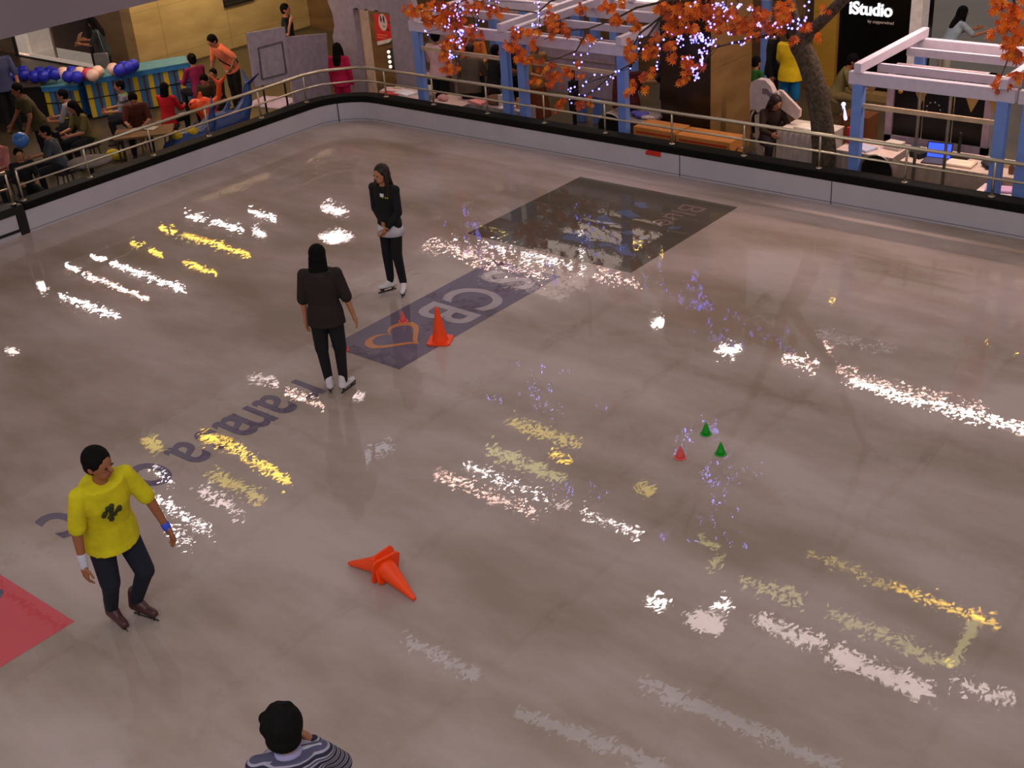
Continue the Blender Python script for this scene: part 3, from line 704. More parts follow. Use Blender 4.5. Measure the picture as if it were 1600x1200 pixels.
def chest_print(cols, r=.07, off=0.0, loose_=1.0):
    def f(body, i):
        h = i['h']; c = i['P']+i['T']*.19*h+i['Fd']*(.063*h*1.05+.013*loose_)+i['S']*off
        m = MB(); k = 0
        random.seed(3)
        for k in range(14):
            a = random.uniform(0, 6.28); q = c+i['S']*math.cos(a)*r*random.uniform(0, 1)+i['T']*math.sin(a)*r*random.uniform(0, 1)
            m.ball(q, .022, .012, .020, 8, 6)
        m.build('chest_print', M(cols), body, True)
    return f
def hat(col):
    def f(body, i):
        m = MB(); h = i['h']; m.ball(i['hc']+i['Hd']*.03*h, .062*h, .066*h, .05*h); m.build('hat', M(col), body, True)
    return f

# ---- the four skaters
person('person in dark brown hooded top and black trousers on white skates, back to camera', loc=at(527, 611, 0), zfloor=0, h=1.62, face=4, lean=2, nod=6,
       armR=((.24, 0, -1), (.20, .12, -1)), armL=((.16, 0, -1), (.04, .10, -1)), legR=((.03, .04, -1), (-.02, -.06, -1)), legL=((.03, .0, -1), (-.06, .0, -1)), curl=.35,
       top=(34, 22, 20), sleeve=1.12, hem=.065, loose=1.9, low=(16, 14, 18), hair='shoulder', hairm=HAIR, skate=((215, 205, 210), (28, 24, 22)), near=True, girth=1.07, foot=(22, -8),
       extra=lambda b_, i: (lambda m: (m.ball(i['neck']-i['Fd']*.045*i['h']-i['T']*.025*i['h'], .10, .045, .05), m.build('hood', M((34, 22, 20)), b_, True)))(MB()))
person('smiling person in black cardigan, white shirt and leggings on white skates, facing camera', loc=at(622, 455, 0), zfloor=0, h=1.62, face=212, lean=4, nod=2, turn=12,
       armR=((.06, -.05, -1), (-.8, .55, -.55)), armL=((.10, .10, -1), (-.55, .40, -.80)), legR=((.00, .05, -1), (.04, -.07, -1)), legL=((.0, .1, -1), (.03, -.12, -1)),
       top=(14, 12, 13), sleeve=2.0, hem=.0, low=(12, 11, 13), hair='long', hairm=DHAIR, skate=((225, 215, 215), (50, 40, 38)), near=True, girth=.92, foot=(25, -20),
       extra=lambda b_, i: (lambda m, n, k: (m.rings([(i['P']+Vector((0, 0, z*1.62)), Vector((rx*1.62, 0, 0)), Vector((0, ry*1.62, 0))) for z, rx, ry in ((.02, .088, .068), (-.03, .102, .082), (-.085, .108, .088))], 24),
                                      m.build('shirt_tail', M((205, 198, 205)), b_, True),
                                      n.box((-.05, -.004, -.02), (.0, .004, .02), Matrix.Translation(i['neck']-i['T']*.05*1.62+i['Fd']*.095)), n.build('shirt_collar', M((220, 215, 220)), b_),
                                      [k.ball(i['P']+i['T']*.235*1.62+i['Fd']*.118+i['S']*x, .010) for x in (-.05, -.09, -.12)], k.build('pin_badges', M((170, 150, 60)), b_, True)))(MB(), MB(), MB()))
person('person in bright yellow T-shirt and navy jeans skating with bent knees', head=(150, 703), zfloor=0, h=1.83, face=138, lean=18, side=3, nod=0, turn=-22,
       armR=((.22, -.12, -1), (.10, .12, -1)), armL=((.42, .1, -1), (.22, .22, -1)), legR=((.03, .04, -1), (-.10, -.58, -1)), legL=((.14, .22, -1), (-.12, -.56, -1)), curl=.7,
       top=(206, 190, 10), sleeve=.85, hem=.05, loose=2.4, low=(20, 24, 38), skate=((74, 40, 40), (30, 26, 26)), near=True, girth=1.05, foot=(-10, -10), skin=SKIN2,
       extra=both(wrist(1, (50, 80, 210), .025), wrist(0, (190, 186, 196), .09, 'wrist_guard'), chest_print((48, 54, 20), .08, .02, 2.4)))
person('person with bushy black hair and striped navy top at the bottom edge, back to camera', head=(437, 1103), zfloor=0, h=1.66, face=-12, lean=4, nod=14, turn=14,
       armR=((.30, .45, -.8), (-.75, .15, 1.0)), armL=((.35, .15, -1), (-.1, .6, -1)), top=(60, 60, 90), sleeve=1.9, hem=.06, loose=1.5, low=(40, 44, 60), hair='bushy', near=True, girth=1.08,
       skate=((60, 60, 66), (30, 26, 26)), topmat=cloth_stripes('navy_white_stripes', [(0, (34, 30, 52)), (.42, (150, 142, 158)), (.62, (74, 68, 92)), (.84, (165, 158, 170))], .052),
       extra=lambda b_, i: (lambda m: (m.rings([(i['neck']-i['T']*.01, i['S']*.085, i['Fd']*.075), (i['neck']+i['T']*.03, i['S']*.07, i['Fd']*.062)], 20), m.build('collar', M((150, 140, 175)), b_, True)))(MB()))

# ---- traffic cones on the ice
CONE = mat('orange_cone_plastic', (255, 72, 8), .45, emit=.0, var=.05)
PINKC = mat('pink_cone_plastic', (226, 88, 84), .5, var=.05); GREENC = mat('green_cone_plastic', (10, 150, 26), .5, var=.05)
def cone_thing(label, material, hgt, base, r0, name='traffic_cone', group=None, square=True):
    r = tag(empty(name, (0, 0, 0)), label, 'cone', group)
    m = MB(); m.lathe([(r0, .012), (r0*.93, .03), (r0*.22, hgt*.95), (r0*.16, hgt), (0, hgt)], n=24); m.build('cone_body', material, r, True)
    m = MB()
    if square:
        b = base/2; c_ = b*.22; pl = [(b-c_, -b), (b, -b+c_), (b, b-c_), (b-c_, b), (-b+c_, b), (-b, b-c_), (-b, -b+c_), (-b+c_, -b)]
        m.prism(pl, lambda x, y, d: Vector((x, y, d)), 0, .022)
    else: m.lathe([(base/2, 0), (base/2, .008), (r0, .012), (0, .012)], n=20)
    bevel(m.build('cone_base', material, r), .005); return r
c1 = cone_thing('large orange traffic cone standing upright on the dark painted strip', CONE, .42, .27, .095)
c1.location = at(688, 533, .0); c1.rotation_euler = (0, 0, .5)
def lay(r, base_px, tip_px, hgt, b, lift=0.0, roll=0.0):
    a, t = at(*base_px), at(*tip_px); d = (t-a).normalized(); ang = math.asin(min(.9, (b*.5-.02)/hgt))
    ax = (d*math.cos(ang)+Vector((0, 0, -math.sin(ang)))).normalized()
    x = ax.cross(Vector((0, 0, 1))).normalized(); y = ax.cross(x)
    r.matrix_world = Matrix.Translation(a+Vector((0, 0, b*.5+lift))) @ Matrix((x, y, ax)).transposed().to_4x4() @ Matrix.Rotation(roll, 4, 'Z')
c2 = cone_thing('fallen orange cone pointing to the lower right of the tangled pair', CONE, .42, .26, .095, group='fallen orange traffic cones')
lay(c2, (604, 905), (664, 952), .42, .26, .0, .0)
c3 = cone_thing('fallen orange cone pointing left, half under the other fallen cone', CONE, .42, .26, .095, group='fallen orange traffic cones')
lay(c3, (607, 903), (561, 888), .42, .26, .0, .12)
g1 = cone_thing('small green cone, the farther of the two green cones', GREENC, .125, .115, .042, 'training_cone', 'small cones scattered on the ice', False); g1.location = at(1103, 678)
g2 = copy_tree(g1); g2['label'] = 'small green cone, the nearer and right one of the two green cones'; g2.location = at(1126, 709)
k1 = cone_thing('small faded red cone left of the two green cones', PINKC, .125, .115, .042, 'training_cone', 'small cones scattered on the ice', False); k1.location = at(1063, 715)
k2 = copy_tree(k1); k2['label'] = 'small pink cone beside the orange heart painted on the ice'; k2.location = at(630, 502)
k3 = copy_tree(k1); k3['label'] = 'small pink cone at the corner of the strip, behind the dark skater'; k3.location = at(538, 547)

# ================================================================== LEFT CONCOURSE
STRIPE = stripe_mat('blue_yellow_stripes', .30, [(0, (200, 170, 20)), (.32, (52, 104, 150)), (.66, (74, 52, 50)), (.82, (52, 104, 150))])
BTOP = M((88, 150, 165), .5)
def counter(label, p, q, hgt, depth):
    p = Vector((p.x, p.y, FZ)); q = Vector((q.x, q.y, FZ)); d = q-p; L = d.length; r = tag(empty('striped_counter', p, math.atan2(d.y, d.x)), label, 'counter', 'striped craft counters')
    m = MB(); m.box((0, 0, .04), (L, .03, hgt-.11)); m.build('striped_front', STRIPE, r)
    m = MB(); m.box((0, .03, .04), (L, depth, hgt-.02)); m.build('carcass', M((50, 110, 160)), r)
    m = MB(); m.box((-.02, -.03, hgt-.11), (L+.02, .04, hgt-.02)); m.build('fascia', M((44, 116, 176)), r)
    m = MB(); m.box((-.03, -.04, hgt-.02), (L+.03, depth+.02, hgt)); bevel(m.build('worktop', BTOP, r), .006)
    m = MB(); m.box((0, -.012, hgt*.5), (L, .0, hgt*.5+.02)); m.build('black_band', BLACK, r)
    m = MB(); m.box((0, .01, 0), (L, depth, .04)); m.build('plinth', BLACK, r); return r
A1, A2, A3 = at(146, 187, FZ), at(308, 158, FZ), at(80, 190, FZ)
counter('long blue topped counter with yellow and blue stripes beside the tan wall', A1, A2, .80, .62)
counter('short striped counter section below the row of balloons, left of the long one', A3, at(133, 187.5, FZ), .71, .5)
bx = at(20, 192, FZ)
r = tag(empty('dark_display_box', (A3.x-1.6, A3.y-1.2, FZ)), 'dark low display ledge carrying the blue and white balloons', 'ledge')
d = (at(128, 187, FZ)-A3); rz = math.atan2(d.y, d.x); r.rotation_euler = (0, 0, rz); r.location = (A3.x, A3.y, FZ)
m = MB(); m.box((-1.6, .05, 0), (-.03, .6, .70)); m.build('cabinet', M((22, 18, 16)), r)
m = MB(); m.box((-1.65, 0, .70), (-.03, 1.2, .76)); m.box((-.03, .54, .70), (.5, 1.2, .76)); m.build('shelf_top', M((96, 84, 74)), r)
BAL = [mat('blue_balloon', (44, 50, 190), .18, var=.2, scale=3), mat('cream_balloon', (232, 196, 176), .2, var=.1, scale=3), mat('pink_balloon', (214, 70, 92), .2, var=.1)]
def balloon(px, py, kind, r_=.13, label=None):
    z = (.59 if px < 130 else .60 if px < 170 else .635)+(.06 if py < 112 and px < 170 else 0)
    p = at(px, py, z); t = tag(empty('balloon', (p.x, p.y, z-r_)), label, 'balloon', 'party balloons along the counter')
    m = MB(); m.lathe([(0, 2*r_), (r_*.55, 1.86*r_), (r_*.92, 1.4*r_), (r_, r_*.95), (r_*.8, r_*.42), (r_*.3, .08*r_), (.0, 0)], n=18); m.build('balloon_skin', BAL[kind], t, True)
    m = MB(); m.lathe([(.004, .0), (.014, -.02), (.0, -.022)], n=8); m.build('knot', BAL[kind], t, True)
BL = [(16, 119, 0, 'blue balloon at the left end, partly behind a blue shirt'), (37, 117, 0, 'blue balloon second from the left end of the row'), (36, 112, 0, 'blue balloon peeking over the second one from the left'),
      (54, 120, 0, 'blue balloon in the lower middle of the left cluster'), (62, 114, 0, 'blue balloon at the back of the left cluster'), (68, 119, 0, 'glossy blue balloon in front of the left cluster'),
      (78, 113, 0, 'blue balloon above the right end of the left cluster'), (86, 116, 0, 'dark blue balloon just left of the first cream one'), (99, 114, 1, 'cream balloon leftmost of the cream ones'),
      (107, 120, 0, 'blue balloon in front, right of the first cream one'), (113, 113, 0, 'blue balloon tucked behind between two cream ones'), (121, 121, 0, 'dark blue balloon in front of the second cream one'),
      (125, 114, 1, 'cream balloon half hidden behind a dark blue one'), (138, 116, 2, 'single pink balloon on the counter'), (145, 118, 1, 'cream balloon just right of the pink one'), (153, 112, 1, 'cream balloon second right of the pink one'),
      (177, 108, 1, 'lone cream balloon on the blue worktop'), (187, 110, 0, 'blue balloon right beside the lone cream one'), (194, 105, 0, 'blue balloon behind in the right hand trio'), (200, 106, 0, 'blue balloon in the middle of the right cluster'), (208, 102, 0, 'rightmost blue balloon on the blue worktop')]
for b in BL: balloon(b[0], b[1], b[2], .125, b[3])

# low bench / stools used by the seated crowd
def stool(p, label, col=(52, 44, 40)):
    r = tag(empty('stool', (p.x, p.y, FZ)), label, 'stool', 'low stools under the seated visitors')
    m = MB(); m.lathe([(.17, .30), (.18, .32), (.17, .345), (0, .35)], n=18); m.build('seat', M(col), r, True)
    for k in range(4):
        a = PI/4+k*PI/2; m = MB(); m.cap((math.cos(a)*.15, math.sin(a)*.15, .01), (math.cos(a)*.11, math.sin(a)*.11, .31), .013, .013, 8, 1); m.build('leg', M((70, 66, 60)), r, True)
def seated(label, head, face, **k):
    k.setdefault('armR', WORK); k.setdefault('armL', WORK)
    b = person(label, head=head, face=face, pz=.44, legR=SIT, legL=SIT, **k)
    stool(b.location, 'low round stool under the '+' '.join(label.split()[:9])); return b
person('person in slate blue shirt at the left edge, standing beside the balloons', head=(-10, 68), h=1.74, face=150, lean=8, top=(64, 70, 104), low=(20, 18, 22), armL=((.2, .2, -1), (0, .3, -1)), girth=1.1)
person('person in dark olive vest bending over the craft table at far left', head=(22, 131), h=1.62, face=235, lean=22, top=(66, 56, 22), low=(14, 12, 14), armR=((.3, .3, -1), (.1, .6, -.8)), armL=((.35, .1, -1), (.1, .5, -1)), girth=1.12, sleeve=.6, skin=SKIN2)
seated('person in white collar leaning left behind the long haired visitor', (94, 140), 270, h=1.55, lean=20, top=(150, 140, 140))
seated('long haired person in beige green top holding a dark camera', (108, 160), 225, h=1.58, lean=12, hair='long', top=(110, 96, 50), nod=18, sleeve=.8,
       extra=lambda b_, i: (lambda m: (m.box((-.07, -.04, -.05), (.07, .04, .05), Matrix.Translation(i['arms'][0][2]+Vector((-.05, .12, .03)))), m.build('held_camera', M((16, 14, 14)), b_)))(MB()))
seated('person in grey blue shirt seated behind the left railing, turned left', (66, 196), 250, h=1.55, lean=14, top=(70, 74, 80), sleeve=1)
seated('child in black with short black hair in front of a blue balloon', (27, 232), 150, h=1.4, lean=4, top=(14, 12, 12), sleeve=2)
seated('person in pink shirt cut off at the left edge behind the railing', (-12, 208), 200, h=1.5, lean=4, top=(200, 120, 110), sleeve=1)
seated('person in maroon brown shirt drawing at the low craft table', (206, 149), 168, h=1.55, lean=14, nod=30, top=(84, 32, 18), sleeve=.9, girth=1.08)
seated('person in grey and green striped shirt against the striped counter', (184, 126), 255, h=1.5, lean=8, top=(120, 120, 130), topmat=cloth_stripes('grey_green_stripes', [(0, (140, 134, 150)), (.45, (90, 140, 60)), (.6, (140, 134, 150)), (.8, (70, 60, 60))], .2))
seated('girl in red cardigan with dark hair in a ponytail, seated at counter', (256, 129), 20, h=1.45, lean=6, top=(190, 16, 26), sleeve=2, hair='shoulder')
seated('girl in magenta purple jacket with white print on its side', (297, 84), 320, h=1.6, lean=12, top=(130, 20, 70), sleeve=2, hair='bun', extra=chest_print((220, 200, 215), .1))
seated('person in dark olive top with bowed head beside the magenta jacket', (316, 119), 190, h=1.5, lean=18, nod=20, top=(52, 44, 14), sleeve=2)
seated('dark haired child behind the orange fish ride', (331, 108), 200, h=1.35, lean=10, top=(40, 34, 26), hair='short')
person('person in salmon shirt with black crossbody strap leaning over', head=(326, 57), h=1.66, face=225, lean=30, nod=16, top=(226, 122, 82), sleeve=.8, low=(24, 18, 16), hem=.04, armR=((.2, .1, -1), (.05, .4, -1)), armL=((.9, -.3, -.6), (-.6, .2, -.9)), girth=1.08,
       extra=both(strap_x((24, 18, 18)), lambda b_, i: (lambda m: (m.rings([(i['P']+Vector((0, 0, z*1.66)), Vector((rx*1.66, 0, 0)), Vector((0, ry*1.66, 0))) for z, rx, ry in ((.03, .096, .076), (-.02, .104, .084), (-.06, .10, .082))], 20), m.build('belt_bag', M((215, 200, 180)), b_, True)))(MB())))
person('person in black and mint T-shirt holding a phone to the ear', head=(445, 6), h=1.66, face=100, lean=0, top=(20, 22, 18), sleeve=.8, low=(20, 18, 18), armR=((.45, .3, -1), (-.35, .35, 1.2)), armL=STAND,
       extra=lambda b_, i: (lambda m: (m.ball(i['arms'][1][0]-Vector((0, 0, .06)), .07, .09, .12), m.build('mint_sleeve', M((90, 220, 150)), b_, True)))(MB()))
person('dark haired person with papers and a grey bag by the shop window', head=(139, 28), h=1.6, face=275, lean=6, nod=22, top=(44, 52, 56), sleeve=.9, low=(16, 14, 16), armR=((.1, .5, -1), (-.1, 1, .15)), armL=((.1, .5, -1), (-.1, 1, .1)), hair='long', extra=both(paper_hold, tote((120, 116, 120), -1)))
person('long haired person in magenta outfit behind the corner of the railing', head=(526, 67), h=1.5, face=20, top=(190, 16, 70), sleeve=2, low=(186, 14, 66), hair='long', armR=STAND)

# craft table in front of the seated drawer
p = at(225, 205, .28)
r = tag(empty('craft_table', (p.x, p.y, FZ), rz+.2), 'low craft table with a drawing board and white paper behind railing', 'table')
m = MB(); m.box((-.5, -.3, .54), (.5, .3, .58)); bevel(m.build('tabletop', M((110, 78, 40)), r), .01)
for sx_ in (-.44, .44):
    for sy2 in (-.25, .25):
        m = MB(); m.box((sx_-.02, sy2-.02, 0), (sx_+.02, sy2+.02, .54)); m.build('leg', M((60, 50, 40)), r)
q = at(232, 200, .29); m = MB(); m.box((-.15, -.1, 0), (.15, .1, .004)); o = m.build('drawing_paper', M((190, 180, 170))); o.location = q; o.rotation_euler = (0, 0, .4); tag(o, 'white drawing paper on the low craft table', 'paper')
p = at(140, 252, .22)
r = tag(empty('round_table', (p.x, p.y, FZ)), 'low round grey table just behind the left railing', 'table')
m = MB(); m.lathe([(.0, .50), (.36, .50), (.37, .515), (.36, .53), (0, .53)], n=28); m.build('tabletop', M((92, 84, 80)), r, True)
m = MB(); m.lathe([(.2, 0), (.2, .02), (.03, .04), (.03, .5), (0, .5)], n=16); m.build('pedestal', M((40, 36, 34)), r, True)
for lab, px, py, col in (('red folded cloth bundle on the floor behind the gate end of the railing', 50, 325, (190, 24, 30)), ('small pale shoe bag on the floor behind the left railing', 92, 318, (150, 130, 140)), ('yellow plastic toy hanging over the left railing floor', 182, 232, (196, 170, 20))):
    p = at(px, py, -.1); m = MB()
    for k in range(4): m.ball((p.x+random.uniform(-.07, .07), p.y+random.uniform(-.1, .1), FZ+.07+.02*k), .10, .12, .08)
    o = m.build('bundle', M(col)); bake(o, .012, 3); tag(o, lab, 'bundle')
p = at(4, 150, .2)
m = MB(); m.ball((0, 0, .15), .16, .12, .16); m.ball((.03, 0, .28), .07, .06, .06); o = m.build('orange_bag', M((236, 100, 22))); bake(o, .012, 2)
o.location = (p.x, p.y, .1); tag(o, 'orange bag held at the left edge', 'bag'); o.location.z = FZ
m = MB(); m.ball((0, 0, .13), .13); o = m.build('balloon', mat('light_blue_balloon', (70, 120, 190), .25), None, True); q = at(29, 224, .72); o.location = (q.x-.1, q.y+.1, .60); tag(o, 'light blue balloon behind the black haired child', 'balloon')

# ---- children's rides: orange fish and blue dolphins
BLU = mat('blue_dolphin_plastic', (40, 66, 120), .4, var=.12, scale=4); ORA = mat('orange_fish_plastic', (232, 76, 22), .35, var=.1, scale=4)
def ride(label, p, rz, body_m, spots=False, size=1.0, name='dolphin_ride'):
    r = tag(empty(name, (p.x, p.y, FZ), rz), label, 'ride'); s = size
    m = MB()
    pts = [(-.62, .12), (-.45, .25), (-.2, .34), (.1, .34), (.32, .40), (.46, .62), (.52, .88)]; rad = [.05, .15, .22, .22, .15, .09, .05]
    m.tube([(x*s, 0, z*s) for x, z in pts], [q*s for q in rad], 14)
    m.cap((-.62*s, 0, .12*s), (-.78*s, 0, .13*s), .05*s, .03*s)
    for e in (1, -1):
        m.cap((.52*s, 0, .86*s), (.60*s, e*.24*s, 1.04*s), .055*s, .02*s, flat=.5, side=(1, 0, 0)); m.cap((-.2*s, e*.15*s, .26*s), (-.02*s, e*.40*s, .08*s), .06*s, .03*s, flat=.5, side=(1, 0, 0))
    m.cap((.02*s, 0, .45*s), (.16*s, 0, .70*s), .07*s, .02*s)
    o = m.build('ride_body', body_m, r); bake(o, .016, 3)
    m = MB(); m.box((-.35*s, -.24*s, 0), (.35*s, .24*s, .07*s)); bevel(m.build('base', M((30, 34, 44)), r), .02)
    m = MB()
    for e in (1, -1): m.ball((-.50*s, e*.12*s, .30*s), .03*s)
    m.build('eyes', M((12, 12, 14)), r, True)
    if spots:
        m = MB()
        for x, z in ((-.25, .5), (.05, .52)): m.ball((x*s, .0, z*s), .12*s, .17*s, .10*s)
        m.build('yellow_seat_pads', M((190, 160, 30)), r, True)
    return r
ride('blue dolphin children ride with raised forked tail behind the railing', at(352, 203, .0), 1.42, BLU, size=1.15)
ride('blue dolphin children ride with yellow pads, nearest the left railing', at(300, 225, -.05), 1.2, BLU, True, .9)
def fish(label, p, rz, s):
    r = tag(empty('fish_ride', (p.x-.25, p.y+.1, FZ), rz), label, 'ride')
    m = MB(); m.ball((-.05*s, 0, .62*s), .20*s, .15*s, .18*s); m.ball((-.20*s, 0, .66*s), .13*s, .11*s, .12*s); m.cap((-.1*s, 0, .78*s), (-.08*s, 0, .87*s), .05*s, .03*s); m.cap((.10*s, 0, .62*s), (.24*s, 0, .78*s), .10*s, .05*s); m.cap((.24*s, 0, .78*s), (.28*s, 0, 1.0*s), .05*s, .045*s)
    for e in (1, -1): m.cap((.28*s, 0, 1.0*s), (.30*s+e*.12*s, 0, 1.14*s), .045*s, .02*s); m.cap((-.05*s, e*.10*s, .55*s), (.2*s, e*.3*s, .36*s), .07*s, .03*s)
    m.cap((-.05*s, 0, .52*s), (.0, 0, .25*s), .13*s, .10*s)
    bake(m.build('ride_body', ORA, r), .014, 3)
    m = MB(); m.lathe([(.2*s, 0), (.2*s, .05), (.06*s, .08), (.06*s, .3*s), (0, .3*s)], n=20); m.build('pedestal', M((40, 60, 100)), r, True)
    m = MB(); [m.ball((-.27*s, e*.07*s, .70*s), .022*s) for e in (1, -1)]; m.build('eyes', M((12, 12, 14)), r, True)
fish('orange fish children ride with upright tail among the seated visitors', at(334, 190, .1), .75, 1.0)

# ---- white boards on stands
def board_stand(label, pts4, depth_y, frame):
    P4 = pts4; mid = sum(P4, Vector())/4
    r = tag(empty('notice_board', (mid.x, mid.y, FZ)), label, 'board')
    e1 = (P4[1]-P4[0]); e2 = (P4[3]-P4[0]); nrm = e1.cross(e2).normalized()
    if nrm.dot(Vector((0, 0, H))-mid) < 0: nrm = -nrm
    m = MB(); m.add([p+nrm*.0 for p in P4]+[p-nrm*.04 for p in P4], [(0, 1, 2, 3), (7, 6, 5, 4), (0, 4, 5, 1), (1, 5, 6, 2), (2, 6, 7, 3), (3, 7, 4, 0)]); kid(m.build('panel', M((172, 156, 166), .6)), r)
    if frame:
        f = lambda u, v: P4[0]+e1*u+e2*v+nrm*.012
        m = MB(); q = [f(.22, .30), f(.86, .26), f(.86, .86), f(.20, .88)]
        for a, b in zip(q, q[1:]+q[:1]): m.bar(a, b, .022, .022, nrm)
        kid(m.build('picture_frame', M((112, 96, 98))), r)
    for u in (.2, .8):
        b = P4[3]+(P4[2]-P4[3])*u; m = MB(); m.cap((b.x, b.y, FZ), (b.x, b.y, b.z), .018, .018, 8, 1); m.cap((b.x, b.y, FZ+.01), (b.x+.25, b.y-.1, FZ+.01), .018, .018, 8, 1); kid(m.build('leg', M((34, 26, 30))), r)
XB = -17.9
board_stand('white notice board with a grey frame on dark legs by the rink', [atx(386, 52, XB), atx(445, 42, XB), atx(455, 126, XB), atx(399, 136, XB)], 0, True)
board_stand('plain white panel standing right of the framed notice board', [atx(446, 58, XB-.35), atx(510, 52, XB-.35), atx(518, 165, XB-.35), atx(462, 178, XB-.35)], 0, False)
p = at(425, 160, FZ); m = MB(); m.box((-.45, -.35, 0), (.45, .35, .012)); o = m.build('lit_floor_patch', M((215, 195, 225), .4)); o.location = p; o.rotation_euler = (0, 0, .2); tag(o, 'pale lilac sheet painted for the lit floor under the notice board', 'lit patch')  # brightly lit floor, painted as a pale sheet

# ---- scalloped white archway
def poly_arch():
    YA = 16.2; S = lambda x, y: (aty(x, y, YA).x, aty(x, y, YA).z)
    zt = 1.92
    xl, xr = S(528, 90)[0], S(652, 100)[0]
    out = []
    n = 10
    for k in range(n+1): t = k/n; out.append((xl+.06*math.sin(k*1.9)-.02, FZ+(zt-FZ)*t))
    for k in range(1, n+1): t = k/n; out.append((xl+(xr-xl)*t, zt+.08*abs(math.sin(k*1.5))))
    for k in range(1, n+1): t = k/n; out.append((xr+.06*math.sin(k*1.7), zt-(zt-FZ)*t))
    il, ir = S(562, 100)[0], S(618, 110)[0]; it = S(590, 18)[1]
    inn = [(ir, FZ), (ir, it), (il, it), (il, FZ)]
    return out, inn, YA
out, inn, YA = poly_arch()
r = tag(empty('archway', (-16.6, YA, FZ)), 'white archway with wavy scalloped outline behind the rink corner', 'archway')
m = MB()
# split in three solid strips: left jamb, lintel, right jamb
n = 10; Lp = out[:n+1]; Tp = out[n:2*n+1]; Rp = out[2*n:]
m.prism(Lp[:-1]+[(inn[2][0], inn[2][1]), (inn[3][0], FZ)], lambda x, y, d: Vector((x, YA+d, y)), 0, .12)
m.prism([Lp[-2]]+Tp+[Rp[1]]+[(inn[1][0], inn[1][1]), (inn[2][0], inn[2][1])], lambda x, y, d: Vector((x, YA+d, y)), 0, .12)
m.prism(Rp[1:]+[(inn[0][0], FZ), (inn[1][0], inn[1][1])], lambda x, y, d: Vector((x, YA+d, y)), 0, .12)
kid(m.build('arch_frame', M((158, 142, 152), .6)), r)
m = MB(); m.box((inn[2][0], YA+.12, FZ), (inn[2][0]+.04, YA+.34, inn[1][1])); kid(m.build('side_return', M((210, 176, 150))), r)
m = MB()
for k in range(3): m.box((inn[2][0]+.05+k*.26, YA-.01, inn[1][1]-.0), (inn[2][0]+.13+k*.26, YA+.13, inn[1][1]+.02))
kid(m.build('black_clips', BLACK), r)
# poster
YP = 17.6
def quad_y(name, px, Y, th, material, par=None):
    P4 = [aty(x, y, Y) for x, y in px]; m = MB(); m.add(P4+[p+Vector((0, th, 0)) for p in P4], [(0, 1, 2, 3), (7, 6, 5, 4), (0, 4, 5, 1), (1, 5, 6, 2), (2, 6, 7, 3), (3, 7, 4, 0)])
    o = m.build(name, material)
    if par: kid(o, par)
    return o
post = tag(empty('poster', aty(600, 45, YP)), 'red poster with a pale round picture hanging beyond the archway', 'poster')
quad_y('sheet', [(584, 22), (610, 24), (613, 61), (589, 66)], YP, .02, M((214, 40, 36)), post)
quad_y('white_footer', [(589, 65), (613, 59.5), (613.5, 65), (590, 71)], YP-.005, .02, M((215, 205, 190)), post)
c = aty(598, 35, YP-.012); m = MB(); m.prism([(.115*math.cos(a), .165*math.sin(a)) for a in [k*PI/12 for k in range(24)]], lambda x, y, d: Vector((c.x+x, c.y+d, c.z+y)), 0, .008); kid(m.build('round_picture', M((225, 196, 184))), post)
m = MB()
for e in (-.035, .035): m.cap((c.x+e, c.y-.006, c.z+.12), (c.x+e*1.1, c.y-.006, c.z+.05), .012, .02, 8, flat=.3, side=(1, 0, 0)); m.cap((c.x+e*1.1, c.y-.006, c.z+.05), (c.x+e*1.2, c.y-.006, c.z-.0), .02, .008, 8, flat=.3, side=(1, 0, 0))
kid(m.build('two_dark_birds', M((40, 20, 20))), post)
m = MB()
for k, (a, b) in enumerate(((588, 55), (588, 59))):
    q = aty(a+2, b-1, YP-.004); m.box((q.x, q.y, q.z-.006), (q.x+.26-.04*k, q.y+.004, q.z+.006))
kid(m.build('text_lines', M((240, 150, 90))), post)
m = MB(); q = aty(598, 15, YP+.01); m.box((q.x-.4, q.y, q.z+.02), (q.x-.05, q.y+.02, q.z+.3)); kid(m.build('hanging_strip', M((220, 90, 84))), post)
m = MB(); q = aty(598, 50, YP+.03); m.box((q.x-.55, YP+.03, FZ), (q.x+.30, YP+.12, 2.2)); tag(m.build('partition', stone_mat('brown_partition', (106, 74, 40), (136, 98, 56), 3)), 'brown stone patterned partition seen through the archway', 'partition')
# climbing plant right of the poster
p0 = aty(620, 70, 17.2)
r = tag(empty('potted_plant', (p0.x, p0.y, FZ)), 'tall green leafy plant between poster and white archway', 'plant')
m = MB(); m.lathe([(.12, 0), (.16, .28), (.15, .3), (.0, .28)], n=18); kid(m.build('pot', M((90, 50, 30)), None, True), r); r.children[0].location = (p0.x, p0.y, FZ)
m = MB(); m.tube([(p0.x, p0.y, FZ+.2), (p0.x+.03, p0.y, .6), (p0.x-.02, p0.y, 1.5)], .015, 6); kid(m.build('stem', M((50, 50, 20))), r)
m = MB()
for k in range(160):
    q = Vector((p0.x+random.gauss(0, .08), p0.y+random.gauss(0, .08), random.uniform(.05, 1.6))); d = Vector((random.gauss(0, 1), random.gauss(0, 1), random.gauss(-.3, .6))).normalized()*.09; s_ = d.cross(Vector((0, 0, 1))).normalized()*.028
    m.add([q, q+d*.5+s_, q+d, q+d*.5-s_], [(0, 1, 2, 3)])
kid(m.build('leaves', M((36, 84, 34), .5)), r)
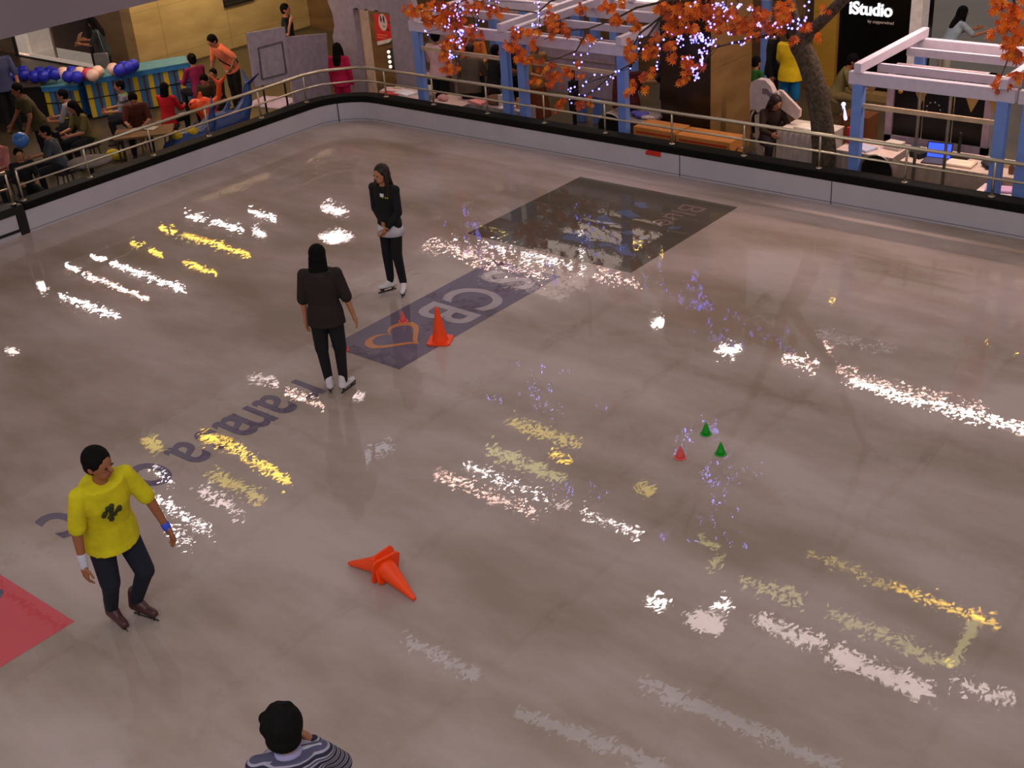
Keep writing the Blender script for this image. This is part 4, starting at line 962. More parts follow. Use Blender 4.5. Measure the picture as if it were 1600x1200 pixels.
# lit make-up mirror on a small table
mp = aty(608, 100, 16.1+.3)
r = tag(empty('vanity_mirror', (mp.x, mp.y, FZ)), 'make-up mirror edged with round bulbs behind the archway opening', 'mirror')
P4 = [aty(x, y, mp.y) for x, y in ((604, 77), (628, 72), (630, 108), (609, 110))]
m = MB(); m.add(P4+[p+Vector((0, .05, 0)) for p in P4], [(0, 1, 2, 3), (7, 6, 5, 4), (0, 4, 5, 1), (1, 5, 6, 2), (2, 6, 7, 3), (3, 7, 4, 0)]); kid(m.build('frame', M((26, 20, 18))), r)
mi = [P4[0]*.62+P4[1]*.38, P4[1]*.9+P4[0]*.1, P4[2]*.9+P4[3]*.1, P4[3]*.62+P4[2]*.38]
m = MB(); m.add([p+Vector((0, -.012, 0)) for p in mi]+[p for p in mi], [(0, 1, 2, 3), (7, 6, 5, 4), (0, 4, 5, 1), (1, 5, 6, 2), (2, 6, 7, 3), (3, 7, 4, 0)]); kid(m.build('glass', M((190, 176, 150), .08, metal=.7)), r)
for k in range(4):
    q = P4[0]*.82+P4[1]*.18; q2 = P4[3]*.82+P4[2]*.18; b = q+(q2-q)*(.13+.23*k); m = MB(); m.ball(b+Vector((0, -.03, 0)), .032); kid(m.build('bulb', emis('warm_bulb_%d' % k, (255, 240, 225), .9), None, True), r)
def table(label, x0, x1, y0, y1, top, cloth, col, name='table', group=None, drop=None):
    r = tag(empty(name, ((x0+x1)/2, (y0+y1)/2, FZ)), label, 'table', group); w2, d2 = (x1-x0)/2, (y1-y0)/2
    m = MB(); m.box((-w2, -d2, top-FZ-.03), (w2, d2, top-FZ)); bevel(m.build('tabletop', M(col), r), .006)
    if cloth:
        m = MB(); n = 40; rs = []
        per = []
        for k in range(n): t = k/n; per.append((-w2+2*w2*t, -d2-.005))
        for k in range(int(n/3)): per.append((w2+.005, -d2+2*d2*k/(n/3)))
        v = []; f = []
        for i, (x, y) in enumerate(per):
            wv = .012*math.sin(i*1.3); v += [(x, y-wv, top-FZ-.002), (x, y-wv*2-.02, (top-FZ)*.03)]
        for i in range(len(per)-1): f.append((2*i, 2*i+1, 2*i+3, 2*i+2))
        m.add(v, f); m.build('tablecloth', M(cloth), r, True)
    for a in (-1, 1):
        for b in (-1, 1):
            m = MB(); m.cap((a*(w2-.05), b*(d2-.05), .01), (a*(w2-.05), b*(d2-.05), top-FZ-.03), .016, .016, 8, 1); m.build('leg', M((90, 84, 84)), r)
    return r
table('low table with a wooden cloth holding goods behind the rink corner', -16.1, -15.2, 15.45, 16.0, .36, (176, 150, 130), (214, 180, 170))
table('low cloth covered table between the blue post and the dark draped one', -14.92, -14.18, 15.45, 16.0, .36, (176, 150, 130), (214, 180, 170))
table('dark draped table with food goods in the middle of the first stall', -14.1, -12.95, 15.60, 16.0, .40, (160, 140, 134), (200, 170, 166))
table('small side table carrying the lit mirror and bright red goods', -16.5, -15.6, 16.42, 16.95, .42, (90, 60, 60), (150, 110, 110))
# goods on the first stalls
def goods(label, loc, kind, col, s=1.0, rz=0.0, cat=None):
    m = MB()
    if kind == 'box': m.box((-.12*s, -.09*s, 0), (.12*s, .09*s, .10*s)); o = m.build('goods_box', M(col)); bevel(o, .008); cat = cat or 'box'
    elif kind == 'flat': m.box((-.17*s, -.12*s, 0), (.17*s, .12*s, .025*s)); m.cur = 1; m.box((-.15*s, -.10*s, .025*s), (.15*s, .10*s, .03*s)); o = m.build('booklet', [M(col), M(tuple(min(255, int(c*1.15)) for c in col))]); cat = cat or 'booklet'
    elif kind == 'basket':
        m.lathe([(.09*s, 0), (.13*s, .09*s), (.12*s, .09*s), (.085*s, .012), (0, .012)], n=20); m.cur = 1; m.tube([(math.cos(a)*.125*s, 0, .09*s+math.sin(a)*.15*s) for a in [k*PI/10 for k in range(11)]], .009*s, 6); o = m.build('basket', [M(col), M((70, 54, 40))], None, True); cat = cat or 'basket'
    elif kind == 'jar': m.lathe([(.04*s, 0), (.05*s, .02*s), (.05*s, .12*s), (.035*s, .14*s), (.035*s, .17*s), (0, .17*s)], n=16); o = m.build('jar', M(col, .3), None, True); cat = cat or 'jar'
    elif kind == 'bag': m.box((-.10*s, -.05*s, 0), (.10*s, .05*s, .24*s)); m.cur = 1; m.tube([(-.05*s, -.03*s, .24*s), (-.04*s, -.03*s, .32*s), (.04*s, -.03*s, .32*s), (.05*s, -.03*s, .24*s)], .006, 6); o = m.build('paper_bag', [M(col), M((40, 30, 30))]); cat = cat or 'bag'
    elif kind == 'cloth':
        for k in range(6): m.ball((random.uniform(-.12, .12)*s, random.uniform(-.08, .08)*s, .05*s), .10*s, .08*s, .05*s)
        o = m.build('folded_cloth', M(col)); bake(o, .01, 3); cat = cat or 'cloth'
    o.location = loc; o.rotation_euler = (0, 0, rz); return tag(o, label, cat)
for lab, px, py, kd, col, s_ in (('pale pink booklet at the left end of the corner table', 595, 139, 'flat', (216, 176, 170), 1.2), ('red booklet on the corner table, left of blue post', 612, 147, 'flat', (190, 60, 56), 1.0),
        ('white stack of leaflets beside the blue post base', 634, 147, 'flat', (205, 200, 205), 1.2), ('cream carton near the red booklet on the corner table', 622, 141, 'box', (200, 180, 150), .6),
        ('white pot on the corner table right of the blue post', 672, 150, 'jar', (220, 200, 180), 1.1), ('pink folded cloth on the corner table', 690, 156, 'cloth', (200, 140, 140), .8)):
    p = at(px, py, .36); p.x = max(min(p.x, -14.3), -16.0); p.y = min(max(p.y, 15.52), 15.85); goods(lab, p, kd, col, s_, random.uniform(-.4, .4))
for lab, x, y, kd, col, s_ in (('dark wicker basket with handle on the stall table', -13.65, 15.78, 'basket', (120, 80, 60), 1.3), ('white tall carton beside the wicker basket', -13.42, 15.72, 'bag', (205, 190, 180), .8),
        ('pink tray left of the wicker basket', -13.95, 15.72, 'flat', (206, 130, 130), 1.1), ('amber jar at the right end of the stall table', -13.12, 15.75, 'jar', (190, 120, 50), 1.0), ('white flat tray at the front of the stall table', -13.3, 15.66, 'flat', (220, 200, 200), .8)):
    goods(lab, (x, y, .40), kd, col, s_, random.uniform(-.3, .3))
goods('bright red tray of goods on the mirror side table', (-16.2, 16.5, .42), 'box', (200, 40, 50), .9); goods('white tray of sweets on the mirror side table', (-15.85, 16.5, .42), 'box', (226, 180, 180), .8)

# ---- pergola stalls
def pergola(label, x0, x1, y0=15.5, y1=17.5, top=1.72, mid=True, over=.14, slats=(.55,)):
    r = tag(empty('pergola', ((x0+x1)/2, y0, FZ)), label, 'pergola', 'blue and white market stall pergolas')
    for x in (x0, x1):
        for y in (y0, y1):
            m = MB(); m.box((x-.075, y-.06, FZ), (x+.075, y+.06, top-.16)); kid(bevel(m.build('post', BLUEP)), r)
    for y in (y0, y1):
        m = MB(); m.box((x0-over, y-.05, top-.17), (x1+over, y+.05, top)); kid(bevel(m.build('beam', PERG)), r)
    for x in (x0, x1):
        m = MB(); m.box((x-.05, y0-.10, top), (x+.05, y1+.10, top+.13)); kid(bevel(m.build('side_beam', PERG)), r)
    for t in slats:
        m = MB(); m.box((x0, y0+(y1-y0)*t-.03, top-.13), (x1, y0+(y1-y0)*t+.03, top-.02)); kid(m.build('slat', PERG), r)
    if mid:
        m = MB(); m.box((x0, y0-.02, 1.24), (x1, y0+.02, 1.30)); kid(m.build('hanging_rail', M((190, 160, 130))), r)
    return r
pergola('pergola stall with blue posts right of the white archway', -15.05, -13.13)
pergola('middle pergola stall with a white back panel behind the maple leaves', -12.78, -10.83)
pergola('large pergola stall in front of the black shop front', -7.03, -5.12, slats=(.28, .75))
pergola('pergola stall cut off by the right edge of the photo', -4.80, -2.9)
pergola('rear pergola stall behind the archway side stall', -15.4, -13.3, 18.8, 20.4, 1.55, False)
pergola('rear pergola stall behind the middle stall', -12.9, -11.1, 18.8, 20.4, 1.55, False)
# white back panels
def ypanel(label, px, Y, col=(172, 150, 164), th=.05, name='back_panel', emit=0):
    P4 = [aty(x, y, Y) for x, y in px]; zs = [p.z for p in P4]; xs = [p.x for p in P4]
    x0, x1 = (xs[0]+xs[3])/2, (xs[1]+xs[2])/2; z0, z1 = max(FZ, (zs[2]+zs[3])/2), (zs[0]+zs[1])/2
    r = tag(empty(name, ((x0+x1)/2, Y, FZ)), label, 'panel'); w2 = (x1-x0)/2
    m = MB(); m.box((-w2, 0, z0-FZ), (w2, th, z1-FZ)); m.build('sheet', M(col, emit=emit) if emit else M(col), r)
    m = MB(); m.box((-w2, -.01, (z0+z1)/2-FZ+.1), (w2, 0, (z0+z1)/2-FZ+.12)); m.build('join_line', M((150, 120, 110)), r)
    for s in (-1, 1): m = MB(); m.box((s*w2-.02, -.015, 0), (s*w2+.02, th+.02, z1-FZ)); m.build('upright', M((130, 116, 120)), r)
    return r
ypanel('large lilac white back panel of the middle stall', [(834, 50), (964, 66), (964, 156), (840, 140)], 17.3)
ypanel('grey white panel behind the shoppers of the first stall', [(668, 40), (700, 42), (706, 70), (674, 68)], 17.9)
ypanel('pink white fabric wall at the top behind the rear stalls', [(740, 5), (835, 12), (835, 40), (745, 30)], 19.6, (206, 170, 166))
ypanel('white booth back panel with added glow at the top behind the middle stall', [(925, -14), (1036, -4), (1036, 8), (928, 2)], 20.3, (255, 245, 240), emit=.8)  # glow put into the panel stands for the lit booth interior
ypanel('low yellow green partition behind the first stall counter', [(664, 68), (700, 72), (706, 120), (672, 116)], 17.0, (160, 136, 76))

# ---- things behind the railing, middle
m = MB(); m.cap((0, 0, 0), (0, 0, 1.28), .035, .035, 12, 1); m.box((-.06, -.06, .6), (.06, .06, 1.1)); m.lathe([(.2, 0), (.2, .02), (.03, .05), (0, .05)], n=16)
o = m.build('speaker_stand', M((22, 18, 24))); o.location = (aty(896, 140, 16.3).x, 16.3, FZ); tag(o, 'slim black speaker stand in front of the lilac back panel', 'stand')
def chair(label, loc, rz, col=(22, 20, 16)):
    r = tag(empty('chair', loc, rz), label, 'chair', 'black round backed metal chairs')
    m = MB(); m.lathe([(0, .42), (.19, .42), (.20, .45), (.18, .47), (0, .475)], n=20); m.build('seat', M(col), r, True)
    m = MB(); n = 12
    pl = [(-.21, .50)]+[(-.21*math.cos(a), .68+.22*math.sin(a)) for a in [k*PI/n for k in range(n+1)]]+[(.21, .50)]
    m.prism(pl, lambda x, y, d: Vector((x, -.21-(y-.5)*.15+d, y)), 0, .03); m.build('backrest', M(col, .4), r)
    m = MB(); m.tube([(-.22, -.19, .46)]+[(-.225*math.cos(a), -.215-(.18+.225*math.sin(a))*.15, .68+.235*math.sin(a)) for a in [k*PI/n for k in range(n+1)]]+[(.22, -.19, .46)], .012, 8); m.build('back_frame', STEEL, r, True)
    for a, b in ((-1, -1), (1, -1), (-1, 1), (1, 1)): m = MB(); m.cap((a*.19, b*.19, .012), (a*.15, b*.15, .43), .011, .011, 8, 1); m.build('leg', STEEL, r, True)
chair('black round backed chair left of the tree and the cardboard boxes', (aty(960, 175, 15.75).x, 15.82, FZ), .15)
chair('black round backed chair in front of the laptop table', (aty(1378, 262, 15.8).x, 15.80, FZ), .1)
def carton(label, x0, x1, y0, y1, z1):
    r = tag(empty('cardboard_box', ((x0+x1)/2, (y0+y1)/2, FZ)), label, 'box', 'long cardboard boxes behind the railing'); w2, d2 = (x1-x0)/2, (y1-y0)/2
    m = MB(); m.box((-w2, -d2, 0), (w2, d2, z1)); bevel(m.build('carton', M((186, 116, 50), .8, scale=4), r), .01)
    m = MB(); m.box((-w2, -.03, z1), (w2, .03, z1+.003)); m.build('tape', M((200, 150, 90), .3), r)
    m = MB(); m.box((-w2+.1, -d2-.004, z1-.2), (-w2+.38, -d2, z1-.12)); m.build('printed_label', M((140, 150, 130)), r)
    m = MB(); m.box((-w2+.05, -d2-.004, z1-.09), (w2-.05, -d2, z1-.06)); m.build('printed_stripe', M((170, 44, 20)), r)
xa = aty(1000, 210, 15.6).x; xb = aty(1066, 215, 15.6).x; xc = aty(1150, 232, 15.6).x
carton('long cardboard box behind the railing, left one of the pair', xa, xb-.02, 15.42, 15.85, .82); carton('long cardboard box behind the railing, right one of the pair', xb, xc, 15.42, 15.85, .80)
m = MB(); m.tube([(-.08, 0, 0), (-.09, 0, .55), (-.05, 0, .68), (.05, 0, .68), (.09, 0, .55), (.08, 0, 0)], .016, 8); o = m.build('trolley_handle', STEEL, None, True); p = aty(1157, 230, 15.6); o.location = (p.x, 15.6, FZ); tag(o, 'bent steel trolley handle at the right end of the boxes', 'trolley')
m = MB(); m.ball((0, 0, .30), .17, .14, .30); m.ball((0, -.1, .22), .11, .07, .16); o = m.build('backpack', M((30, 30, 26))); bake(o, .012, 2); p = aty(1168, 232, 15.75); o.location = (p.x+.06, 15.78, FZ); tag(o, 'dark backpack standing beside the trolley handle', 'backpack')
r = tag(empty('sales_counter', (-10.2, 16.9, FZ)), 'grey counter with clothes piled on it left of the pillar', 'counter'); r.location = (-11.15, 16.2, FZ)
m = MB(); m.box((-.42, -.25, 0), (.42, .25, .68)); m.build('cabinet', M((96, 80, 72)), r); m = MB(); m.box((-.45, -.28, .68), (.45, .28, .72)); m.build('worktop', M((150, 130, 124), .4), r)
goods('blue and white folded cloth on the grey counter by the pillar', (-11.0, 16.15, .42), 'cloth', (84, 76, 160), .9); goods('white folded cloth at the right of the grey counter', (-10.8, 16.1, .42), 'cloth', (190, 170, 160), .6)

# ---- white scroll shaped sign board, right of the pillar
YS = 16.75
r = tag(empty('shaped_sign', (aty(1210, 180, YS).x, YS, FZ)), 'white cut-out sign with curved head and slanting wing, right of the pillar', 'sign')
def cut(pxs, Y, th, nm, col):
    pl = [(aty(x, y, Y).x, aty(x, y, Y).z) for x, y in pxs]; m = MB(); m.prism(pl, lambda x, y, d: Vector((x, Y+d, y)), 0, th); kid(m.build(nm, M(col)), r)
cut([(1182, 175), (1180, 170), (1172, 172), (1171, 140), (1174, 128), (1184, 124), (1196, 126), (1204, 135), (1208, 145), (1215, 144), (1217, 155), (1200, 158), (1192, 178)], YS, .12, 'curved_head', (196, 176, 170))
cut([(1215, 141), (1221, 142), (1250, 172), (1249, 183), (1244, 187), (1220, 170)], YS+.05, .06, 'slanted_wing', (206, 180, 168))
cut([(1179, 180), (1190, 180), (1194, 246), (1181, 246)], YS-.02, .12, 'upright', (186, 166, 150))
cut([(1191, 138), (1199, 139), (1205, 146), (1214, 148), (1214, 154), (1204, 154), (1198, 147), (1191, 147)], YS-.012, .01, 'grey_letter_mark', (124, 104, 106))

# ---- right hand stall
WT = 'white tables of the right hand stalls'
table('white clothed table left of the tree trunk', -8.75, -7.95, 16.5, 17.1, .42, (190, 170, 160), (225, 205, 190), group=WT)
table('white clothed table between the tree trunk and the large pergola post', -7.6, -6.75, 16.1, 16.75, .40, (176, 150, 140), (215, 190, 180), group=WT)
table('long white clothed table inside the large pergola with the laptop', -6.62, -4.9, 16.05, 16.75, .40, (176, 150, 130), (205, 180, 165), group=WT)
table('small white table at the right end of the large pergola', -5.4, -4.9, 15.62, 15.98, .30, (170, 150, 140), (225, 205, 200), group=WT)
table('white clothed table at the right edge of the photo', -4.6, -3.2, 15.9, 16.6, .40, (150, 130, 90), (190, 160, 120), group=WT)
p = at(1418, 222, .40)
r = tag(empty('laptop', (-6.18, 16.22, .40), .12), 'open laptop with a bright blue screen on the stall table', 'laptop')
m = MB(); m.box((-.17, -.13, 0), (.17, .11, .018)); m.build('keyboard_base', M((70, 66, 70)), r)
m = MB(); m.box((-.17, 0, 0), (.17, .012, .22), Matrix.Translation((0, .11, .012)) @ Matrix.Rotation(-.25, 4, 'X')); m.build('lid', M((40, 38, 42)), r)
m = MB(); m.box((-.155, -.004, .015), (.155, 0, .205), Matrix.Translation((0, .11, .012)) @ Matrix.Rotation(-.25, 4, 'X')); m.build('screen', emis('blue_screen', (52, 84, 255), 1.3), r)
for lab, x, y, z, kd, col, s_ in (('red paper bag on the table right of the tree trunk', -7.5, 16.45, .40, 'bag', (196, 40, 24), .95), ('pale blue booklet on the table right of the tree trunk', -7.28, 16.3, .40, 'flat', (170, 170, 190), 1.0),
        ('white open box with dark prints behind the pergola post', -6.9, 16.5, .40, 'box', (205, 190, 180), 1.0), ('white leaflet on the table left of the tree trunk', -8.35, 16.75, .42, 'flat', (220, 204, 190), 1.1),
        ('black camera case left of the laptop', -6.47, 16.3, .40, 'box', (26, 22, 22), .8), ('white booklets right of the laptop', -5.85, 16.25, .40, 'flat', (205, 180, 160), 1.1), ('dark cloth right of the white booklets', -5.5, 16.3, .40, 'cloth', (40, 38, 46), .9),
        ('small cream box on the long stall table', -5.3, 16.45, .40, 'box', (206, 186, 140), .55), ('small brown jar on the long stall table', -5.15, 16.2, .40, 'jar', (120, 80, 60), .8), ('pink sheet on the small white table', -5.15, 15.8, .30, 'flat', (190, 150, 180), 1.0),
        ('red box on the table at the right edge', -4.45, 16.25, .40, 'box', (210, 60, 40), .8), ('blue bottle shaped jar at the right edge table', -4.25, 16.1, .40, 'jar', (40, 50, 140), 1.2), ('orange booklet at the right edge table', -4.05, 16.15, .40, 'flat', (220, 120, 40), 1.0),
        ('white folded cloth on the right edge table', -4.5, 16.45, .40, 'cloth', (210, 206, 210), .8), ('green cloth leaning at the right edge', -4.3, 16.5, .40, 'cloth', (20, 110, 80), 1.2)):
    goods(lab, (x, y, z), kd, col, s_, random.uniform(-.4, .4))
m = MB(); m.cap((0, 0, 0), (.9, .1, .55), .10, .12, 12); o = m.build('rolled_fabric', M((205, 180, 150)), None, True); o.location = (-4.75, 16.75, .45); tag(o, 'pale patterned fabric roll leaning at the right edge', 'fabric'); o.rotation_euler = (0, 0, 0)
# white window-like frame with three black panes
YW = 17.05
fa, fb = aty(1388, 120, YW), aty(1553, 140, YW)
zt, zb = aty(1390, 112, YW).z+.02, aty(1385, 212, YW).z-.02
r = tag(empty('window_frame_display', ((fa.x+fb.x)/2, YW, FZ)), 'white framed display with three black panels inside the large pergola', 'display')
w2 = (fb.x-fa.x)/2
m = MB(); t = .10
m.box((-w2, 0, FZ*0+.55), (-w2+t, .08, zt-FZ+.1)); m.box((w2-t, 0, .55), (w2, .08, zt-FZ+.1)); m.box((-w2, 0, zb-FZ-.06), (w2, .08, zb-FZ+.04)); m.box((-w2, 0, zt-FZ), (w2, .08, zt-FZ+.1)); m.build('frame', M((176, 152, 160)), r)
for k in range(3):
    a = -w2+t+(2*w2-2*t)*k/3; m = MB(); m.box((a+.01, .03, zb-FZ+.04), (a+(2*w2-2*t)/3-.01, .05, zt-FZ)); m.build('black_panel', M((12, 10, 10), .35), r)
for s in (-1, 1): m = MB(); m.box((s*(w2-.05)-.03, .0, 0), (s*(w2-.05)+.03, .08, .6)); m.build('leg', M((150, 130, 130)), r)
m = MB()
for k in range(9):
    a = -w2*.22+.2*math.cos(k*.7)*.5; m.ball((a+.1, .025, .95+.2+.10*math.sin(k*.7)), .013)
m.build('white_dot_print', M((160, 150, 150)), r, True)
for px, py, lab in ((1435, 180, 'left thin aluminium pole in front of the black panels'), (1482, 190, 'right thin aluminium pole in front of the black panels')):
    p = aty(px, py, 15.75); m = MB(); m.cap((0, 0, 0), (0, 0, 1.85), .022, .022, 10, 1); m.lathe([(.07, 0), (.07, .015), (.022, .02), (0, .02)], n=12); o = m.build('pole', M((130, 118, 100), .35, metal=.6), None, True); o.location = (p.x, 15.75, FZ); tag(o, lab, 'pole', 'thin aluminium poles at the large pergola')
p = aty(1451, 200, 16.1); m = MB(); m.cap((0, 0, 0), (0, 0, .35), .025, .02, 8, 1); m.box((-.14, -.1, 0), (.14, .1, .02)); o = m.build('monitor_stand', BLACK); o.location = (-5.98, 16.5, .40); tag(o, 'black monitor stand behind the laptop on the stall table', 'stand')
# bunting
bl = [aty(1362, 122, 15.8), aty(1440, 137, 15.8), aty(1520, 148, 15.8), aty(1560, 150, 15.8)]
r = tag(empty('bunting', (bl[0].x, 15.8, bl[0].z)), 'string of tan triangular flags hanging across the large pergola', 'bunting')
m = MB(); m.tube([bl[0]+Vector((-.25, 0, .1)), bl[0], bl[1], bl[2], bl[3]], .005, 5); kid(m.build('cord', M((60, 50, 40))), r)
for q in bl[:3]+[aty(1556, 152, 15.8)]:
    m = MB(); m.prism([(-.105, 0), (.105, 0), (.0, -.235)], lambda x, y, d: q+Vector((x, d, y)), 0, .006); kid(m.build('flag', M((176, 136, 76))), r)
for px in (1407, 1483):
    q = aty(px, 143, 15.82); m = MB(); m.ball(q, .03); kid(m.build('pompom', M((190, 130, 60)), None, True), r)
p = aty(1318, 163, 17.6); m = MB(); m.ball((0, 0, 0), .035); m.cap((0, 0, -.03), (0, .1, -.25), .02, .03, 8); o = m.build('spot_lamp', emis('tiny_spot', (225, 215, 255), 1.2), None, True); o.location = p; tag(o, 'tiny bright round spot lamp near the khaki seated person', 'lamp'); q = MB(); q.cap((0, 0, FZ-p.z), (0, 0, -.03), .008, .008, 6, 1); q.lathe([(.08, FZ-p.z), (.08, FZ-p.z+.015), (0, FZ-p.z+.02)], n=10); q.build('lamp_stand', BLACK, o)
m = MB(); m.box((-.25, -.2, 0), (.25, .2, .42)); o = m.build('stool_box', M((110, 60, 24))); q = aty(1330, 172, 18.4); o.location = (q.x, 18.7, FZ); tag(o, 'brown low box in front of the khaki seated person', 'box')

# ---- stall people
person('person in pale pink shirt and black trousers at the first stall', head=(680, 46), h=1.68, face=20, top=(214, 172, 176), sleeve=1.9, low=(14, 12, 14), armL=WORK, armR=STAND, hem=.04, girth=1.02)
person('person in grey hooded top seen from behind at the first stall', head=(733, 67), h=1.62, face=15, lean=10, top=(92, 76, 62), sleeve=1.9, low=(20, 18, 20), armR=WORK, armL=WORK, girth=1.15, hairm=DHAIR)
person('person in orange brown top facing the camera across the stall', head=(737, 45), h=1.62, face=185, lean=4, top=(190, 100, 30), sleeve=1, armR=WORK, armL=WORK, extra=hat((38, 22, 16)))
person('person in black between the two blue posts, turned right', head=(776, 70), h=1.6, face=60, lean=12, top=(14, 12, 12), sleeve=2, armR=WORK, armL=WORK)
person('long haired person in black behind the second blue post', head=(797, 50), h=1.62, face=140, top=(20, 16, 16), sleeve=2, hair='long')
person('person in brown skirt partly behind leaves at the middle stall', head=(836, 62), h=1.58, face=150, top=(150, 110, 60), sleeve=1, skirt=.62, low=(130, 62, 24), armR=WORK)
person('person in dark red checked shirt behind maple leaves right of the blue post', head=(979, 89), h=1.58, face=350, lean=6, top=(92, 24, 24), sleeve=2, armR=WORK, girth=1.15, topmat=cloth_stripes('dark_red_checks', [(0, (104, 30, 30)), (.35, (50, 20, 24)), (.5, (112, 40, 34)), (.85, (60, 20, 20))], .06))
person('person in black T-shirt left of the pillar with bare arms forward', head=(1034, 75), h=1.62, face=262, lean=8, top=(14, 12, 18), sleeve=.8, armR=REACH, armL=REACH, low=(190, 180, 150))
b = person('long haired person in brown jacket seated behind the railing', head=(1215, 152), face=170, h=1.6, lean=14, nod=24, pz=.48, legR=SIT, legL=SIT, top=(46, 24, 14), sleeve=2, low=(36, 30, 34), hair='long', hairm=DHAIR, armR=WORK, armL=WORK, turn=-20)
chair('dark metal chair under the seated long haired person', (b.location.x, b.location.y+.02, FZ), facing(170))
person('person in green and white top just right of the pillar', head=(1183, 88), h=1.38, face=60, lean=10, top=(30, 90, 30), low=(150, 120, 80), sleeve=1, pz=None)
person('person dressed all in black walking past the pillar', head=(1211, 36), h=1.66, face=120, top=(10, 10, 12), sleeve=2, low=(10, 10, 12), legR=((.1, .15, -1), (.0, -.2, -1)))
person('person in yellow T-shirt and blue shorts left of the tree trunk', head=(1238, 42), h=1.68, face=35, top=(226, 186, 10), sleeve=.8, low=(10, 100, 150), lowlen=.95, loose=2.2, hem=.06, armL=((.1, .15, -1), (-.3, .5, -.8)), girth=1.1, skin=SKIN2)
person('person in khaki shirt seated on the ledge of the shop front', head=(1338, 86), h=1.62, face=110, lean=26, nod=10, pz=.42, legR=SIT, legL=SIT, top=(120, 104, 62), sleeve=.9, low=(120, 100, 60), armR=WORK, armL=WORK, skin=SKIN2)
person('person in white top with long black hair bending at upper right', head=(1508, 10), h=1.6, face=80, lean=28, top=(170, 180, 190), sleeve=.8, low=(180, 170, 150), hair='long', armR=REACH, armL=REACH)

# ================================================================== MAPLE TREE
random.seed(11)
BARK = mat('grey_brown_bark', (74, 60, 46), .9, var=.55, scale=22, bump=.6)
YT = 15.62
tree = tag(empty('maple_tree', (aty(1290, 262, YT).x, YT, FZ)), 'maple tree with orange leaves leaning beside the large pergola', 'tree')
T_ = lambda x, y, Y=YT: aty(x, y, Y)
base = T_(1288, 262); base.z = FZ
trunk_pts = [Vector((base.x, YT, FZ-.0)), T_(1288, 240), T_(1284, 190), T_(1276, 140), T_(1264, 100), T_(1250, 68)]
fork = trunk_pts[-1]
m = MB(); m.tube(trunk_pts, [.20, .17, .155, .15, .145, .14], 16)
up1 = [fork-Vector((.05, 0, .15)), T_(1268, 48), T_(1292, 25), T_(1325, -8), Vector((-6.6, 15.6, 4.0)), Vector((-6.9, 15.2, 5.6))]
up2 = [fork-Vector((0, 0, .1)), T_(1240, 40), T_(1232, 0), Vector((-8.4, 15.2, 3.6)), Vector((-9.0, 14.9, 5.0)), Vector((-9.3, 14.7, 6.2))]
m.tube(up1, [.09, .085, .08, .075, .06, .03], 12); m.tube(up2, [.11, .10, .09, .07, .05, .03], 12)
m.ball(fork, .15, .15, .17)
o = m.build('trunk', BARK); bake(o, .02, 2); kid(o, tree)
YB = 15.25
B = lambda x, y, Y=YB: aty(x, y, Y)
branches = [([T_(1240, 45), B(1200, 55), B(1150, 66), B(1115, 75)], .03), ([T_(1232, 0), B(1150, -10), B(1070, 0), B(1035, 25), B(1000, 52), B(985, 80)], .035), ([B(1070, 0), B(1035, 3), B(995, 12), B(960, 30), B(920, 45), B(880, 48), B(850, 62)], .022),
            ([B(1035, 25), B(1010, 60), B(990, 98), B(955, 117), B(915, 130), B(888, 150)], .018), ([B(920, 45), B(900, 80), B(870, 92), B(835, 98)], .014), ([B(955, 117), B(930, 140), B(905, 158), B(893, 162)], .010),
            ([B(1070, 0), Vector((-11.2, 14.9, 3.0)), B(900, -12), B(860, 2), B(840, 20), B(790, 14), B(740, 0)], .022), ([B(900, -12), B(820, -20), B(760, -14), B(715, 5), B(712, 40), B(722, 75), B(712, 110)], .02), ([B(715, 5), B(690, 15), B(660, 20), B(640, 16)], .012),
            ([B(1115, 75), B(1100, 95), B(1085, 120)], .01), ([B(740, 0), B(748, 30), B(735, 60)], .008), ([Vector((-8.4, 15.2, 3.6)), Vector((-9.6, 14.6, 4.3)), Vector((-11.0, 14.3, 4.8)), Vector((-12.2, 14.2, 5.0))], .04),
            ([Vector((-9.0, 14.9, 5.0)), Vector((-8.2, 14.2, 5.6)), Vector((-7.4, 13.9, 6.0))], .03), ([Vector((-9.6, 14.6, 4.3)), Vector((-10.4, 13.9, 5.3)), Vector((-11.0, 13.6, 6.0))], .025),
            ([Vector((-6.6, 15.6, 4.0)), Vector((-5.6, 15.2, 4.0)), T_(1580, -20), T_(1590, 30), T_(1580, 80), T_(1562, 125)], .025)]
for pts, rad in branches:
    m = MB(); n = len(pts); m.tube(pts, [rad*(1-.75*i/(n-1)) for i in range(n)], 7); kid(m.build('branch', BARK, None, True), tree)
LEAF = [mat('orange_maple_leaf_%d' % i, c, .6, var=.2) for i, c in enumerate([(232, 110, 10), (205, 84, 14), (245, 140, 24), (170, 66, 24)])]
leafpoly = []
for k in range(7):
    a = PI/2 + (k-3)*PI/4.4; Lr = [.55, .8, .95, 1.1, .95, .8, .55][k]; leafpoly.append((math.cos(a)*Lr, math.sin(a)*Lr, 1))
    if k < 6: b = a+PI/8.8; leafpoly.append((math.cos(b)*.42, math.sin(b)*.42, 0))
